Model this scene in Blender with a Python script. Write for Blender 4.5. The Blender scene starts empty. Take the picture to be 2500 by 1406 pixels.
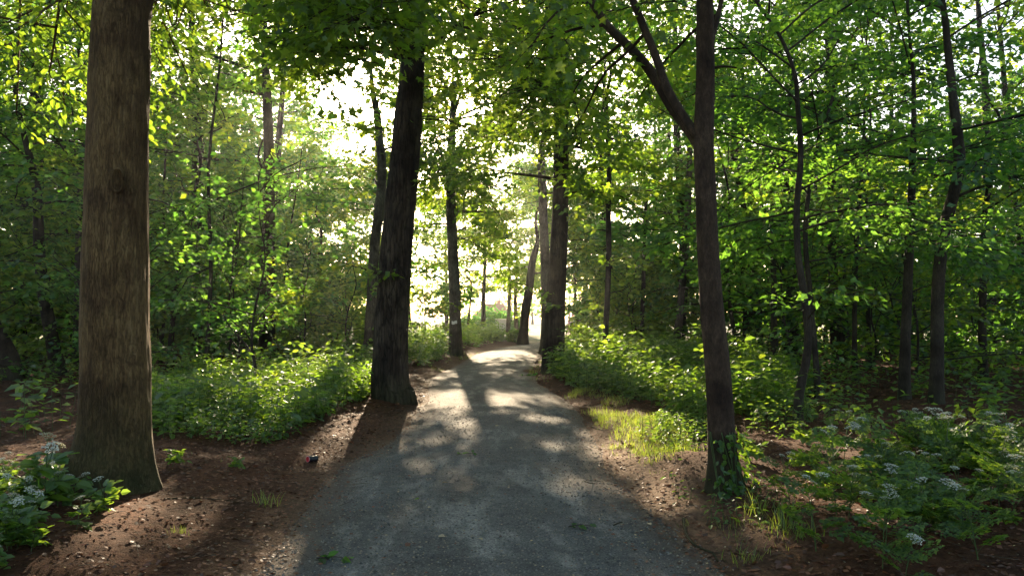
import bpy, math, random
import numpy as np
from mathutils import Vector

# ------------------------------------------------------------------ scene, camera, light
S = bpy.context.scene
COL = S.collection
PI = math.pi
CAM_Z = 1.65
FPX, CX, CY = 1962.0, 1250.0, 703.0
PITCH = math.atan(67 / FPX)
SUN_AZ = math.atan((1045 - CX) / FPX)             # a little to the left of straight ahead
SUN_EL = math.radians(17.6)

cam = bpy.data.cameras.new('camera')
cam.lens = FPX / 2500 * 36
cam.sensor_width = 36
cam.clip_end = 2000
cam.clip_start = 0.05
co = bpy.data.objects.new('camera', cam)
COL.objects.link(co)
co.location = (0, 0, CAM_Z)
co.rotation_euler = (PI / 2 + PITCH, 0, 0)
S.camera = co

W = bpy.data.worlds.new('World')
S.world = W
W.use_nodes = True
nt = W.node_tree
sky = nt.nodes.new('ShaderNodeTexSky')
sky.sky_type = 'NISHITA'
sky.sun_disc = False
sky.sun_elevation = SUN_EL
sky.sun_rotation = SUN_AZ
sky.air_density = 1.0
sky.dust_density = 2.0
sky.ozone_density = 1.0
bg = nt.nodes['Background']
bg.inputs['Strength'].default_value = 0.085
nt.links.new(sky.outputs[0], bg.inputs[0])

SDIR = Vector((math.sin(SUN_AZ) * math.cos(SUN_EL), math.cos(SUN_AZ) * math.cos(SUN_EL), math.sin(SUN_EL)))
sl = bpy.data.lights.new('sun', 'SUN')
sl.energy = 5.0
sl.angle = math.radians(0.53)
sl.color = (1.0, 0.79, 0.53)
so = bpy.data.objects.new('sun', sl)
COL.objects.link(so)
so.rotation_euler = (-SDIR).to_track_quat('-Z', 'Y').to_euler()
so.location = (-8, 60, 30)

S.view_settings.view_transform = 'Standard'
S.view_settings.look = 'None'
S.view_settings.gamma = 1
S.view_settings.use_curve_mapping = False
S.view_settings.exposure = 2.15
cy = S.cycles
cy.use_denoising = True
cy.max_bounces = 8
cy.diffuse_bounces = 4
cy.glossy_bounces = 2
cy.transmission_bounces = 5
cy.volume_bounces = 0
cy.transparent_max_bounces = 4
cy.caustics_reflective = False
cy.caustics_refractive = False
cy.sample_clamp_indirect = 6
cy.volume_step_rate = 4

HAZE_DENSITY = 0.00032
HAZE_ANISO = 0.72

rng = np.random.default_rng(7)
random.seed(7)
SD = np.array(SDIR)


# ------------------------------------------------------------------ pixels of the photograph -> places
def ray(px, py):
    x = (px - CX) / FPX
    z = (CY - py) / FPX
    return np.array([x, math.cos(PITCH) - z * math.sin(PITCH), math.sin(PITCH) + z * math.cos(PITCH)])


def at(px, py, depth):
    r = ray(px, py)
    return np.array([0, 0, CAM_Z]) + r * (depth / r[1])


def flat(px, py):
    r = ray(px, py)
    t = -CAM_Z / r[2]
    return r[0] * t, r[1] * t


EDGE_L = [(640, 1406), (720, 1300), (790, 1200), (845, 1137), (975, 1072), (1041, 981), (1056, 921), (1121, 891), (1161, 866), (1215, 851)]
EDGE_R = [(1770, 1406), (1655, 1312), (1568, 1247), (1520, 1197), (1470, 1137), (1440, 1051), (1385, 981), (1312, 936), (1300, 901), (1317, 866), (1330, 851)]
_l = np.array([flat(*p) for p in EDGE_L])
_r = np.array([flat(*p) for p in EDGE_R])
LY = np.concatenate([[-40, -4], _l[:, 1], [46, 52, 60, 75, 95]])
LX = np.concatenate([[-1.4, -1.45], _l[:, 0], [0.6, 2.4, 5.5, 13, 26]])
RY = np.concatenate([[-40, -4], _r[:, 1], [46, 52, 60, 75, 95]])
RX = np.concatenate([[1.5, 1.4], _r[:, 0], [3.0, 5.2, 8.6, 16.5, 30]])


def xl(y): return np.interp(y, LY, LX)
def xr(y): return np.interp(y, RY, RX)


def sstep(a, b, x):
    t = np.clip((x - a) / (b - a), 0, 1)
    return t * t * (3 - 2 * t)


# cheap smooth value noise in two dimensions
_NT = np.random.default_rng(3).random((256, 256))


def vnoise(x, y, f=1.0):
    x = np.asarray(x, float) * f + 1000.0
    y = np.asarray(y, float) * f + 1000.0
    xi = np.floor(x).astype(int); yi = np.floor(y).astype(int)
    fx = x - xi; fy = y - yi
    fx = fx * fx * (3 - 2 * fx); fy = fy * fy * (3 - 2 * fy)
    a = _NT[xi % 256, yi % 256]; b = _NT[(xi + 1) % 256, yi % 256]
    c = _NT[xi % 256, (yi + 1) % 256]; d = _NT[(xi + 1) % 256, (yi + 1) % 256]
    return (a * (1 - fx) + b * fx) * (1 - fy) + (c * (1 - fx) + d * fx) * fy - 0.5


MOUNDS = [(2.05, 8.2, 0.55, 0.12), (1.75, 8.6, 0.35, 0.10), (-4.0, 8.0, 1.0, 0.08), (-2.7, 15.8, 0.9, 0.12), (1.1, 23.8, 0.9, 0.1)]


def ground_h(x, y):
    x = np.asarray(x, float); y = np.asarray(y, float)
    wob = vnoise(x, y, 0.9) * 0.40 + vnoise(x, y, 3.1) * 0.22
    d = np.maximum(xl(y) - x, x - xr(y)) + wob
    bank = 0.10 * sstep(0.0, 1.0, d) + 0.10 * sstep(0.8, 3.0, d)
    rough = (vnoise(x, y, 1.3) * 0.10 + vnoise(x, y, 4.0) * 0.035 + vnoise(x, y, 11.) * 0.014) * sstep(-0.1, 0.9, d)
    far = sstep(48, 70, np.hypot(x, y))
    h = (bank + rough) * (1 - far) - 0.03 * sstep(0.25, -0.35, d) * (1 - far) + vnoise(x, y, 0.06) * 0.5 * sstep(12, 40, np.abs(x))
    for mx, my, mr, mh in MOUNDS:
        h = h + mh * np.exp(-((x - mx) ** 2 + (y - my) ** 2) / mr ** 2)
    return h


def G(px, py):
    """the point of the ground that shows at this pixel"""
    r = ray(px, py)
    h = 0.0
    for _ in range(12):
        t = (h - CAM_Z) / r[2]
        x, y = r[0] * t, r[1] * t
        h = 0.5 * h + 0.5 * float(ground_h(x, y))
    return np.array([x, y, float(ground_h(x, y))])


# ------------------------------------------------------------------ materials
def mat(name):
    m = bpy.data.materials.new(name)
    m.use_nodes = True
    n = m.node_tree.nodes
    n.clear()
    out = n.new('ShaderNodeOutputMaterial')
    return m, n, m.node_tree.links, out


def ramp(n, stops):
    r = n.new('ShaderNodeValToRGB')
    while len(r.color_ramp.elements) < len(stops):
        r.color_ramp.elements.new(0.5)
    for e, (p, c) in zip(r.color_ramp.elements, stops):
        e.position = p
        e.color = (*c, 1)
    return r


def noise(n, l, vec, scale, detail=4, rough=0.6):
    t = n.new('ShaderNodeTexNoise')
    t.inputs['Scale'].default_value = scale
    t.inputs['Detail'].default_value = detail
    t.inputs['Roughness'].default_value = rough
    if vec is not None:
        l.new(vec, t.inputs['Vector'])
    return t


def mixc(n, l, fac, a, b, mode='MIX'):
    m = n.new('ShaderNodeMix')
    m.data_type = 'RGBA'
    m.blend_type = mode
    for sock, v in ((m.inputs[0], fac), (m.inputs[6], a), (m.inputs[7], b)):
        if isinstance(v, (int, float)):
            sock.default_value = v
        elif isinstance(v, tuple):
            sock.default_value = (*v, 1)
        else:
            l.new(v, sock)
    return m.outputs[2]


def leaf_mat(name, refl, trans, gloss=0.045, rough=0.4, mixf=0.55, spread=0.5):
    m, n, l, out = mat(name)
    g = n.new('ShaderNodeNewGeometry')
    r1 = ramp(n, [(0.0, tuple(c * (1 - spread) for c in refl)), (0.55, refl), (1.0, (refl[0] * 1.55, refl[1] * 1.3, refl[2] * 0.95))])
    r2 = ramp(n, [(0.0, tuple(c * (1 - spread) for c in trans)), (0.55, trans), (1.0, (min(1, trans[0] * 1.5), trans[1] * 1.15, trans[2] * 0.9))])
    l.new(g.outputs['Random Per Island'], r1.inputs[0])
    l.new(g.outputs['Random Per Island'], r2.inputs[0])
    d = n.new('ShaderNodeBsdfDiffuse'); l.new(r1.outputs[0], d.inputs['Color'])
    t = n.new('ShaderNodeBsdfTranslucent'); l.new(r2.outputs[0], t.inputs['Color'])
    mx = n.new('ShaderNodeMixShader'); mx.inputs[0].default_value = mixf
    l.new(d.outputs[0], mx.inputs[1]); l.new(t.outputs[0], mx.inputs[2])
    gl = n.new('ShaderNodeBsdfGlossy'); gl.inputs['Roughness'].default_value = rough
    gl.inputs['Color'].default_value = (0.9, 0.95, 1.0, 1)
    m2 = n.new('ShaderNodeMixShader'); m2.inputs[0].default_value = gloss
    l.new(mx.outputs[0], m2.inputs[1]); l.new(gl.outputs[0], m2.inputs[2])
    l.new(m2.outputs[0], out.inputs['Surface'])
    return m


def plain(name, col, rough=0.7, spec=0.3, var=0.25, scale=20):
    m, n, l, out = mat(name)
    b = n.new('ShaderNodeBsdfPrincipled')
    b.inputs['Roughness'].default_value = rough
    b.inputs['Specular IOR Level'].default_value = spec
    tc = n.new('ShaderNodeTexCoord')
    t = noise(n, l, tc.outputs['Object'], scale)
    r = ramp(n, [(0.3, tuple(c * (1 - var) for c in col)), (0.7, tuple(min(1, c * (1 + var)) for c in col))])
    l.new(t.outputs[0], r.inputs[0])
    l.new(r.outputs[0], b.inputs['Base Color'])
    l.new(b.outputs[0], out.inputs['Surface'])
    return m


def bark_mat(name, base, dark, light, crack=26.0, stretch=0.16, bump=0.5, moss=0.5, moss_h=0.6, crk=0.5):
    m, n, l, out = mat(name)
    tc = n.new('ShaderNodeTexCoord')
    mp = n.new('ShaderNodeMapping')
    mp.inputs['Scale'].default_value = (1, 1, stretch)
    l.new(tc.outputs['Object'], mp.inputs['Vector'])
    big = noise(n, l, tc.outputs['Object'], 1.7, 5, 0.6)
    streak = noise(n, l, mp.outputs[0], crack * 0.35, 6, 0.65)
    fine = noise(n, l, mp.outputs[0], crack * 1.8, 4, 0.7)
    vo = n.new('ShaderNodeTexVoronoi'); vo.feature = 'DISTANCE_TO_EDGE'; vo.inputs['Scale'].default_value = crack
    # warp the cracks
    wv = n.new('ShaderNodeVectorMath'); wv.operation = 'MULTIPLY_ADD'
    l.new(fine.outputs['Color'], wv.inputs[0]); wv.inputs[1].default_value = (0.07, 0.07, 0.07); l.new(mp.outputs[0], wv.inputs[2])
    l.new(wv.outputs[0], vo.inputs['Vector'])
    cr = ramp(n, [(0.0, (0, 0, 0)), (0.08, (1, 1, 1))]); l.new(vo.outputs['Distance'], cr.inputs[0])
    r1 = ramp(n, [(0.3, dark), (0.5, base), (0.72, light)])
    l.new(streak.outputs[0], r1.inputs[0])
    c2 = mixc(n, l, 0.85, r1.outputs[0], fine.outputs['Fac'], 'OVERLAY')
    hs = n.new('ShaderNodeHueSaturation'); hs.inputs['Saturation'].default_value = 1.0; l.new(c2, hs.inputs['Color'])
    crv = n.new('ShaderNodeMath'); crv.operation = 'MULTIPLY_ADD'; l.new(cr.outputs[0], crv.inputs[0]); crv.inputs[1].default_value = crk; crv.inputs[2].default_value = 1 - crk
    c3 = mixc(n, l, 1.0, hs.outputs[0], crv.outputs[0], 'MULTIPLY')
    blot = ramp(n, [(0.40, (0.45, 0.40, 0.40)), (0.55, (1, 1, 1))]); l.new(big.outputs[0], blot.inputs[0])
    c4 = mixc(n, l, 1.0, c3, blot.outputs[0], 'MULTIPLY')
    # moss that grows on the foot of the trunk
    sx = n.new('ShaderNodeSeparateXYZ'); l.new(tc.outputs['Object'], sx.inputs[0])
    mr = n.new('ShaderNodeMapRange'); mr.inputs['From Min'].default_value = moss_h; mr.inputs['From Max'].default_value = 0.0
    l.new(sx.outputs['Z'], mr.inputs['Value'])
    mn = noise(n, l, tc.outputs['Object'], 5, 5, 0.7)
    mm = n.new('ShaderNodeMath'); mm.operation = 'MULTIPLY'; l.new(mr.outputs[0], mm.inputs[0]); l.new(mn.outputs[0], mm.inputs[1])
    ms = n.new('ShaderNodeMath'); ms.operation = 'MULTIPLY'; l.new(mm.outputs[0], ms.inputs[0]); ms.inputs[1].default_value = moss * 1.6; ms.use_clamp = True
    c5 = mixc(n, l, ms.outputs[0], c4, (0.040, 0.042, 0.014))
    b = n.new('ShaderNodeBsdfPrincipled')
    b.inputs['Roughness'].default_value = 0.88
    b.inputs['Specular IOR Level'].default_value = 0.25
    l.new(c5, b.inputs['Base Color'])
    hsum = n.new('ShaderNodeMath'); hsum.operation = 'MULTIPLY_ADD'
    l.new(cr.outputs[0], hsum.inputs[0]); hsum.inputs[1].default_value = 0.8; l.new(streak.outputs[0], hsum.inputs[2])
    h2 = n.new('ShaderNodeMath'); h2.operation = 'MULTIPLY_ADD'
    l.new(fine.outputs[0], h2.inputs[0]); h2.inputs[1].default_value = 0.5; l.new(hsum.outputs[0], h2.inputs[2])
    bp = n.new('ShaderNodeBump'); bp.inputs['Strength'].default_value = bump; bp.inputs['Distance'].default_value = 0.03
    l.new(h2.outputs[0], bp.inputs['Height']); l.new(bp.outputs[0], b.inputs['Normal'])
    l.new(b.outputs[0], out.inputs['Surface'])
    return m


M = {}
M['bark_olive'] = bark_mat('bark_olive', (0.185, 0.112, 0.046), (0.105, 0.058, 0.024), (0.245, 0.16, 0.072), crack=40, stretch=0.15, bump=0.75, crk=0.42, moss=1.0, moss_h=1.0)
M['bark_oak'] = bark_mat('bark_oak', (0.070, 0.048, 0.033), (0.032, 0.023, 0.017), (0.105, 0.078, 0.056), crack=16, stretch=0.14, bump=0.9, moss=0.6, moss_h=0.6)
M['bark_maple'] = bark_mat('bark_maple', (0.066, 0.040, 0.025), (0.030, 0.019, 0.013), (0.105, 0.068, 0.044), crack=30, stretch=0.35, bump=0.4, moss=0.8, moss_h=0.5)
M['bark_grey'] = bark_mat('bark_grey', (0.15, 0.125, 0.095), (0.07, 0.058, 0.045), (0.2, 0.17, 0.135), crack=18, stretch=0.2, bump=0.5, moss=0.4, moss_h=0.6)
M['bark_dark'] = bark_mat('bark_dark', (0.06, 0.046, 0.034), (0.03, 0.023, 0.018), (0.09, 0.07, 0.05), crack=30, stretch=0.25, bump=0.4, moss=0.4, moss_h=0.5)
M['twig'] = plain('twig', (0.045, 0.033, 0.022), 0.85, 0.2)
M['leaf_maple'] = leaf_mat('leaf_maple', (0.048, 0.110, 0.020), (0.32, 0.55, 0.032))
M['leaf_beech'] = leaf_mat('leaf_beech', (0.056, 0.115, 0.020), (0.36, 0.56, 0.034))
M['leaf_oak'] = leaf_mat('leaf_oak', (0.054, 0.108, 0.022), (0.36, 0.52, 0.036))
M['leaf_elm'] = leaf_mat('leaf_elm', (0.042, 0.108, 0.030), (0.22, 0.50, 0.045))
M['leaf_dark'] = leaf_mat('leaf_dark', (0.034, 0.090, 0.026), (0.16, 0.42, 0.040))
M['leaf_nettle'] = leaf_mat('leaf_nettle', (0.045, 0.115, 0.020), (0.28, 0.52, 0.030), gloss=0.075, rough=0.42)
M['leaf_parsley'] = leaf_mat('leaf_parsley', (0.062, 0.135, 0.030), (0.27, 0.46, 0.040), gloss=0.035, rough=0.5)
M['leaf_elder'] = leaf_mat('leaf_elder', (0.065, 0.140, 0.032), (0.30, 0.52, 0.04), gloss=0.06, rough=0.45)
M['leaf_ivy'] = leaf_mat('leaf_ivy', (0.045, 0.120, 0.018), (0.24, 0.45, 0.025), gloss=0.04, rough=0.3)
M['grass'] = leaf_mat('grass', (0.070, 0.130, 0.025), (0.42, 0.58, 0.06), gloss=0.05, rough=0.45)
M['stem'] = plain('stem', (0.07, 0.11, 0.03), 0.6, 0.3)
M['petal'] = leaf_mat('petal', (0.74, 0.76, 0.70), (0.5, 0.54, 0.4), gloss=0.02, mixf=0.35, spread=0.12)
M['pink_petal'] = leaf_mat('pink_petal', (0.42, 0.22, 0.33), (0.45, 0.25, 0.38), gloss=0.02, mixf=0.35, spread=0.2)
M['litter'] = leaf_mat('litter', (0.150, 0.060, 0.030), (0.12, 0.05, 0.02), gloss=0.05, rough=0.5, mixf=0.15, spread=0.65)
M['litter_pale'] = leaf_mat('litter_pale', (0.42, 0.34, 0.22), (0.2, 0.16, 0.08), gloss=0.04, rough=0.5, mixf=0.12, spread=0.5)


def soil_mat():
    m, n, l, out = mat('forest_soil')
    g = n.new('ShaderNodeNewGeometry')
    P = g.outputs['Position']
    n1 = noise(n, l, P, 1.4, 6, 0.65); n2 = noise(n, l, P, 14, 6, 0.75); n3 = noise(n, l, P, 70, 3, 0.7)
    r1 = ramp(n, [(0.3, (0.038, 0.018, 0.010)), (0.5, (0.092, 0.040, 0.021)), (0.7, (0.155, 0.072, 0.040))])
    l.new(n2.outputs[0], r1.inputs[0])
    r2 = ramp(n, [(0.35, (0.6, 0.55, 0.5)), (0.65, (1.2, 1.1, 1.0))]); l.new(n1.outputs[0], r2.inputs[0])
    c = mixc(n, l, 1.0, r1.outputs[0], r2.outputs[0], 'MULTIPLY')
    r3 = ramp(n, [(0.60, (0, 0, 0)), (0.72, (1, 1, 1))]); l.new(n3.outputs[0], r3.inputs[0])
    c = mixc(n, l, r3.outputs[0], c, (0.15, 0.095, 0.06))
    sa = n.new('ShaderNodeAttribute'); sa.attribute_name = 'pale_soil'
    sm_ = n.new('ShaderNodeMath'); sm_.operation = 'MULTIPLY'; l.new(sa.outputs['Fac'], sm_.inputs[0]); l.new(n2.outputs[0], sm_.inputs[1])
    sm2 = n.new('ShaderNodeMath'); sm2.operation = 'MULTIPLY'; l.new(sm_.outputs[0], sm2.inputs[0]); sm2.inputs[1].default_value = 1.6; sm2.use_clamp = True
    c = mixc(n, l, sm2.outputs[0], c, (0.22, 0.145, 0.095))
    # meadow grass outside the wood
    gr = ramp(n, [(0.35, (0.14, 0.16, 0.06)), (0.65, (0.42, 0.39, 0.30))]); l.new(n1.outputs[0], gr.inputs[0])
    ln = n.new('ShaderNodeVectorMath'); ln.operation = 'LENGTH'; l.new(P, ln.inputs[0])
    mr = n.new('ShaderNodeMapRange'); mr.inputs['From Min'].default_value = 46; mr.inputs['From Max'].default_value = 52
    l.new(ln.outputs['Value'], mr.inputs['Value'])
    c = mixc(n, l, mr.outputs[0], c, gr.outputs[0])
    b = n.new('ShaderNodeBsdfPrincipled'); b.inputs['Roughness'].default_value = 0.95; b.inputs['Specular IOR Level'].default_value = 0.15
    l.new(c, b.inputs['Base Color'])
    hs = n.new('ShaderNodeMath'); hs.operation = 'MULTIPLY_ADD'; l.new(n3.outputs[0], hs.inputs[0]); hs.inputs[1].default_value = 0.35; l.new(n2.outputs[0], hs.inputs[2])
    bp = n.new('ShaderNodeBump'); bp.inputs['Strength'].default_value = 0.8; bp.inputs['Distance'].default_value = 0.05
    l.new(hs.outputs[0], bp.inputs['Height']); l.new(bp.outputs[0], b.inputs['Normal'])
    l.new(b.outputs[0], out.inputs['Surface'])
    return m


def path_mat():
    m, n, l, out = mat('path_gravel')
    g = n.new('ShaderNodeNewGeometry')
    P = g.outputs['Position']
    at_ = n.new('ShaderNodeAttribute'); at_.attribute_name = 'across'
    sx = n.new('ShaderNodeSeparateXYZ'); l.new(P, sx.inputs[0])
    n1 = noise(n, l, P, 1.1, 5, 0.6); n2 = noise(n, l, P, 9, 6, 0.7); n3 = noise(n, l, P, 75, 4, 0.8); n4 = noise(n, l, P, 30, 5, 0.75)
    base = ramp(n, [(0.3, (0.108, 0.106, 0.104)), (0.7, (0.186, 0.180, 0.172))]); l.new(n2.outputs[0], base.inputs[0])
    blo = ramp(n, [(0.35, (0.78, 0.76, 0.74)), (0.65, (1.12, 1.12, 1.12))]); l.new(n1.outputs[0], blo.inputs[0])
    c = mixc(n, l, 1.0, base.outputs[0], blo.outputs[0], 'MULTIPLY')
    gr = ramp(n, [(0.36, (0.22, 0.21, 0.2)), (0.47, (0.9, 0.9, 0.9)), (0.57, (1.05, 1.05, 1.05)), (0.68, (2.3, 2.15, 1.95))]); l.new(n3.outputs[0], gr.inputs[0])
    c = mixc(n, l, 1.0, c, gr.outputs[0], 'MULTIPLY')
    # pale dusty wheel tracks that wander along the path, darker middle, sandy margins
    mv = n.new('ShaderNodeCombineXYZ')
    l.new(at_.outputs['Fac'], mv.inputs[0])
    yy = n.new('ShaderNodeMath'); yy.operation = 'MULTIPLY'; l.new(sx.outputs['Y'], yy.inputs[0]); yy.inputs[1].default_value = 0.10; l.new(yy.outputs[0], mv.inputs[1])
    st = noise(n, l, mv.outputs[0], 7.0, 5, 0.65)
    sr = ramp(n, [(0.36, (0.72, 0.72, 0.72)), (0.52, (0.95, 0.95, 0.95)), (0.60, (1.9, 1.87, 1.8))]); l.new(st.outputs[0], sr.inputs[0])
    c = mixc(n, l, 0.8, c, sr.outputs[0], 'MULTIPLY')
    ed = ramp(n, [(0.0, (1, 1, 1)), (0.14, (0, 0, 0)), (0.88, (0, 0, 0)), (1.0, (1, 1, 1))]); l.new(at_.outputs['Fac'], ed.inputs[0])
    em = n.new('ShaderNodeMath'); em.operation = 'MULTIPLY'; l.new(ed.outputs[0], em.inputs[0]); l.new(n4.outputs[0], em.inputs[1])
    e2 = n.new('ShaderNodeMath'); e2.operation = 'MULTIPLY'; l.new(em.outputs[0], e2.inputs[0]); e2.inputs[1].default_value = 1.7; e2.use_clamp = True
    c = mixc(n, l, e2.outputs[0], c, (0.12, 0.08, 0.055))
    # brown crumbs of bark and dead leaf trodden into it
    cr = ramp(n, [(0.60, (0, 0, 0)), (0.68, (0.8, 0.8, 0.8))]); l.new(n4.outputs[0], cr.inputs[0])
    c = mixc(n, l, cr.outputs[0], c, (0.085, 0.06, 0.045))
    b = n.new('ShaderNodeBsdfPrincipled'); b.inputs['Roughness'].default_value = 0.9; b.inputs['Specular IOR Level'].default_value = 0.25
    l.new(c, b.inputs['Base Color'])
    hs = n.new('ShaderNodeMath'); hs.operation = 'MULTIPLY_ADD'; l.new(n3.outputs[0], hs.inputs[0]); hs.inputs[1].default_value = 0.5; l.new(n4.outputs[0], hs.inputs[2])
    bp = n.new('ShaderNodeBump'); bp.inputs['Strength'].default_value = 0.8; bp.inputs['Distance'].default_value = 0.02
    l.new(hs.outputs[0], bp.inputs['Height']); l.new(bp.outputs[0], b.inputs['Normal'])
    l.new(b.outputs[0], out.inputs['Surface'])
    return m


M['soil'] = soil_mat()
M['path'] = path_mat()


# ------------------------------------------------------------------ mesh building
class MB:
    def __init__(s):
        s.v = []; s.t = []; s.m = []; s.n = 0; s.sm = []

    def add(s, v, t, mi=0, smooth=False):
        if len(v) == 0:
            return
        s.v.append(np.asarray(v, np.float32)); s.t.append(np.asarray(t, np.int32) + s.n)
        s.m.append(np.full(len(t), mi, np.int32)); s.sm.append(np.full(len(t), smooth, bool)); s.n += len(v)

    def ntri(s): return sum(len(t) for t in s.t)

    def build(s, name, mats, parent=None, loc=None):
        me = bpy.data.meshes.new(name)
        if s.v:
            v = np.concatenate(s.v); t = np.concatenate(s.t); mi = np.concatenate(s.m); sm = np.concatenate(s.sm)
            if loc is not None:
                v = v - np.asarray(loc, np.float32)
            me.vertices.add(len(v)); me.vertices.foreach_set('co', v.ravel())
            me.loops.add(len(t) * 3); me.loops.foreach_set('vertex_index', t.ravel())
            me.polygons.add(len(t)); me.polygons.foreach_set('loop_start', np.arange(0, len(t) * 3, 3, dtype=np.int32))
            me.polygons.foreach_set('material_index', mi)
            me.polygons.foreach_set('use_smooth', sm)
        for mm in (mats if isinstance(mats, (list, tuple)) else [mats]):
            me.materials.append(M[mm])
        me.update(calc_edges=True)
        o = bpy.data.objects.new(name, me)
        COL.objects.link(o)
        if parent is not None:
            o.parent = parent
        elif loc is not None:
            o.location = loc
        return o


def tag(o, label=None, cat=None, group=None, kind=None):
    if label: o['label'] = label
    if cat: o['category'] = cat
    if group: o['group'] = group
    if kind: o['kind'] = kind
    return o


def empty(name, loc, label, cat, group=None, rz=0):
    o = bpy.data.objects.new(name, None)
    COL.objects.link(o)
    o.location = loc
    o.rotation_euler = (0, 0, rz)
    o.empty_display_size = 0.2
    return tag(o, label, cat, group)


def unit(a):
    return a / np.maximum(np.linalg.norm(a, axis=-1, keepdims=True), 1e-9)


def smooth_line(pts, n):
    """Catmull-Rom through the points; each point is (x, y, z, radius)"""
    p = np.asarray(pts, float)
    if len(p) == 2:
        t = np.linspace(0, 1, n)[:, None]
        return p[0] * (1 - t) + p[1] * t
    q = np.vstack([2 * p[0] - p[1], p, 2 * p[-1] - p[-2]])
    seg = len(p) - 1
    u = np.linspace(0, seg - 1e-6, n)
    i = np.floor(u).astype(int); f = (u - i)[:, None]
    a, b, c, d = q[i], q[i + 1], q[i + 2], q[i + 3]
    return 0.5 * ((2 * b) + (c - a) * f + (2 * a - 5 * b + 4 * c - d) * f ** 2 + (3 * b - a - 3 * c + d) * f ** 3)


def tube(mb, line, sides=8, mi=0, rfun=None, cap=True):
    """line: n x 4 (x, y, z, r); rfun(i_ring array, angle array) multiplies the radius"""
    L = np.asarray(line, float)
    P = L[:, :3]; R = L[:, 3]
    n = len(P)
    T = unit(np.gradient(P, axis=0))
    ref = np.array([1.0, 0, 0]) if abs(T[0][0]) < 0.8 else np.array([0, 1.0, 0])
    A = np.zeros_like(P)
    a = ref - T[0] * ref.dot(T[0])
    for i in range(n):
        a = a - T[i] * a.dot(T[i])
        a = a / max(np.linalg.norm(a), 1e-9)
        A[i] = a
    B = np.cross(T, A)
    th = np.linspace(0, 2 * PI, sides, endpoint=False)
    rr = R[:, None] * np.ones((1, sides))
    if rfun is not None:
        rr = rr * rfun(P, th)
    V = P[:, None, :] + rr[:, :, None] * (np.cos(th)[None, :, None] * A[:, None, :] + np.sin(th)[None, :, None] * B[:, None, :])
    V = V.reshape(-1, 3)
    i, j = np.meshgrid(np.arange(n - 1), np.arange(sides), indexing='ij')
    j2 = (j + 1) % sides
    a_, b_, c_, d_ = i * sides + j, i * sides + j2, (i + 1) * sides + j2, (i + 1) * sides + j
    T1 = np.stack([a_, b_, c_], -1).reshape(-1, 3); T2 = np.stack([a_, c_, d_], -1).reshape(-1, 3)
    tr = np.concatenate([T1, T2])
    if cap:
        k = len(V)
        V = np.vstack([V, P[-1] + T[-1] * R[-1] * 0.5])
        jj = np.arange(sides)
        tr = np.vstack([tr, np.stack([(n - 1) * sides + jj, (n - 1) * sides + (jj + 1) % sides, np.full(sides, k)], -1)])
    mb.add(V, tr, mi, True)


def sticks(mb, p0, p1, r0, r1, mi=0):
    """many straight three-sided twigs at once"""
    n = len(p0)
    if n == 0:
        return
    d = unit(p1 - p0)
    ref = np.where(np.abs(d[:, 2:3]) < 0.9, np.array([[0, 0, 1.0]]), np.array([[1.0, 0, 0]]))
    a = unit(np.cross(d, ref)); b = np.cross(d, a)
    V = np.zeros((n, 6, 3))
    for k in range(3):
        c, s_ = math.cos(k * 2 * PI / 3), math.sin(k * 2 * PI / 3)
        V[:, k] = p0 + (a * c + b * s_) * np.reshape(r0, (-1, 1))
        V[:, k + 3] = p1 + (a * c + b * s_) * np.reshape(r1, (-1, 1))
    f = []
    for k in range(3):
        k2 = (k + 1) % 3
        f += [(k, k2, k2 + 3), (k, k2 + 3, k + 3)]
    F = np.array(f)[None] + (np.arange(n) * 6)[:, None, None]
    mb.add(V.reshape(-1, 3), F.reshape(-1, 3), mi, True)


def _fan(pts):
    v = np.array(pts, float)
    return v, np.array([(0, k, k + 1) for k in range(1, len(v) - 1)] + [(0, len(v) - 1, 1)])


SHAPES = {
    'rhomb': (np.array([(0, 0, 0), (0.42, 0.36, 0.07), (1, 0, -0.06), (0.42, -0.36, 0.07)]), np.array([(0, 2, 1), (0, 3, 2)])),
    'broad': (np.array([(0, 0, 0), (0.22, 0.36, 0.05), (0.6, 0.34, 0.03), (1, 0, -0.1), (0.6, -0.34, 0.03), (0.22, -0.36, 0.05)]),
              np.array([(0, 3, 2), (0, 2, 1), (0, 4, 3), (0, 5, 4)])),
    'oval': (np.array([(0, 0, 0), (0.28, 0.27, 0.06), (0.66, 0.22, 0.03), (1, 0, -0.1), (0.66, -0.22, 0.03), (0.28, -0.27, 0.06)]),
             np.array([(0, 3, 2), (0, 2, 1), (0, 4, 3), (0, 5, 4)])),
    'blade': (np.array([(0, -0.018, 0), (0, 0.018, 0), (0.55, 0.014, 0.0), (0.55, -0.014, 0.0), (0.97, 0.0, -0.12)]),
              np.array([(0, 2, 1), (0, 3, 2), (3, 4, 2)])),
    'bit': (np.array([(-0.5, 0, 0.05), (0, 0.3, 0.0), (0.5, 0.05, 0.08), (0.0, -0.3, 0.12)]), np.array([(0, 2, 1), (0, 3, 2)])),
    'maple': _fan([(0.42, 0, 0.03), (0, 0, 0), (0.02, -0.36, 0.0), (0.24, -0.22, 0.03), (0.46, -0.56, -0.04), (0.56, -0.19, 0.03), (1.0, 0, -0.08),
                   (0.56, 0.19, 0.03), (0.46, 0.56, -0.04), (0.24, 0.22, 0.03), (0.02, 0.36, 0.0)]),
}


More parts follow.
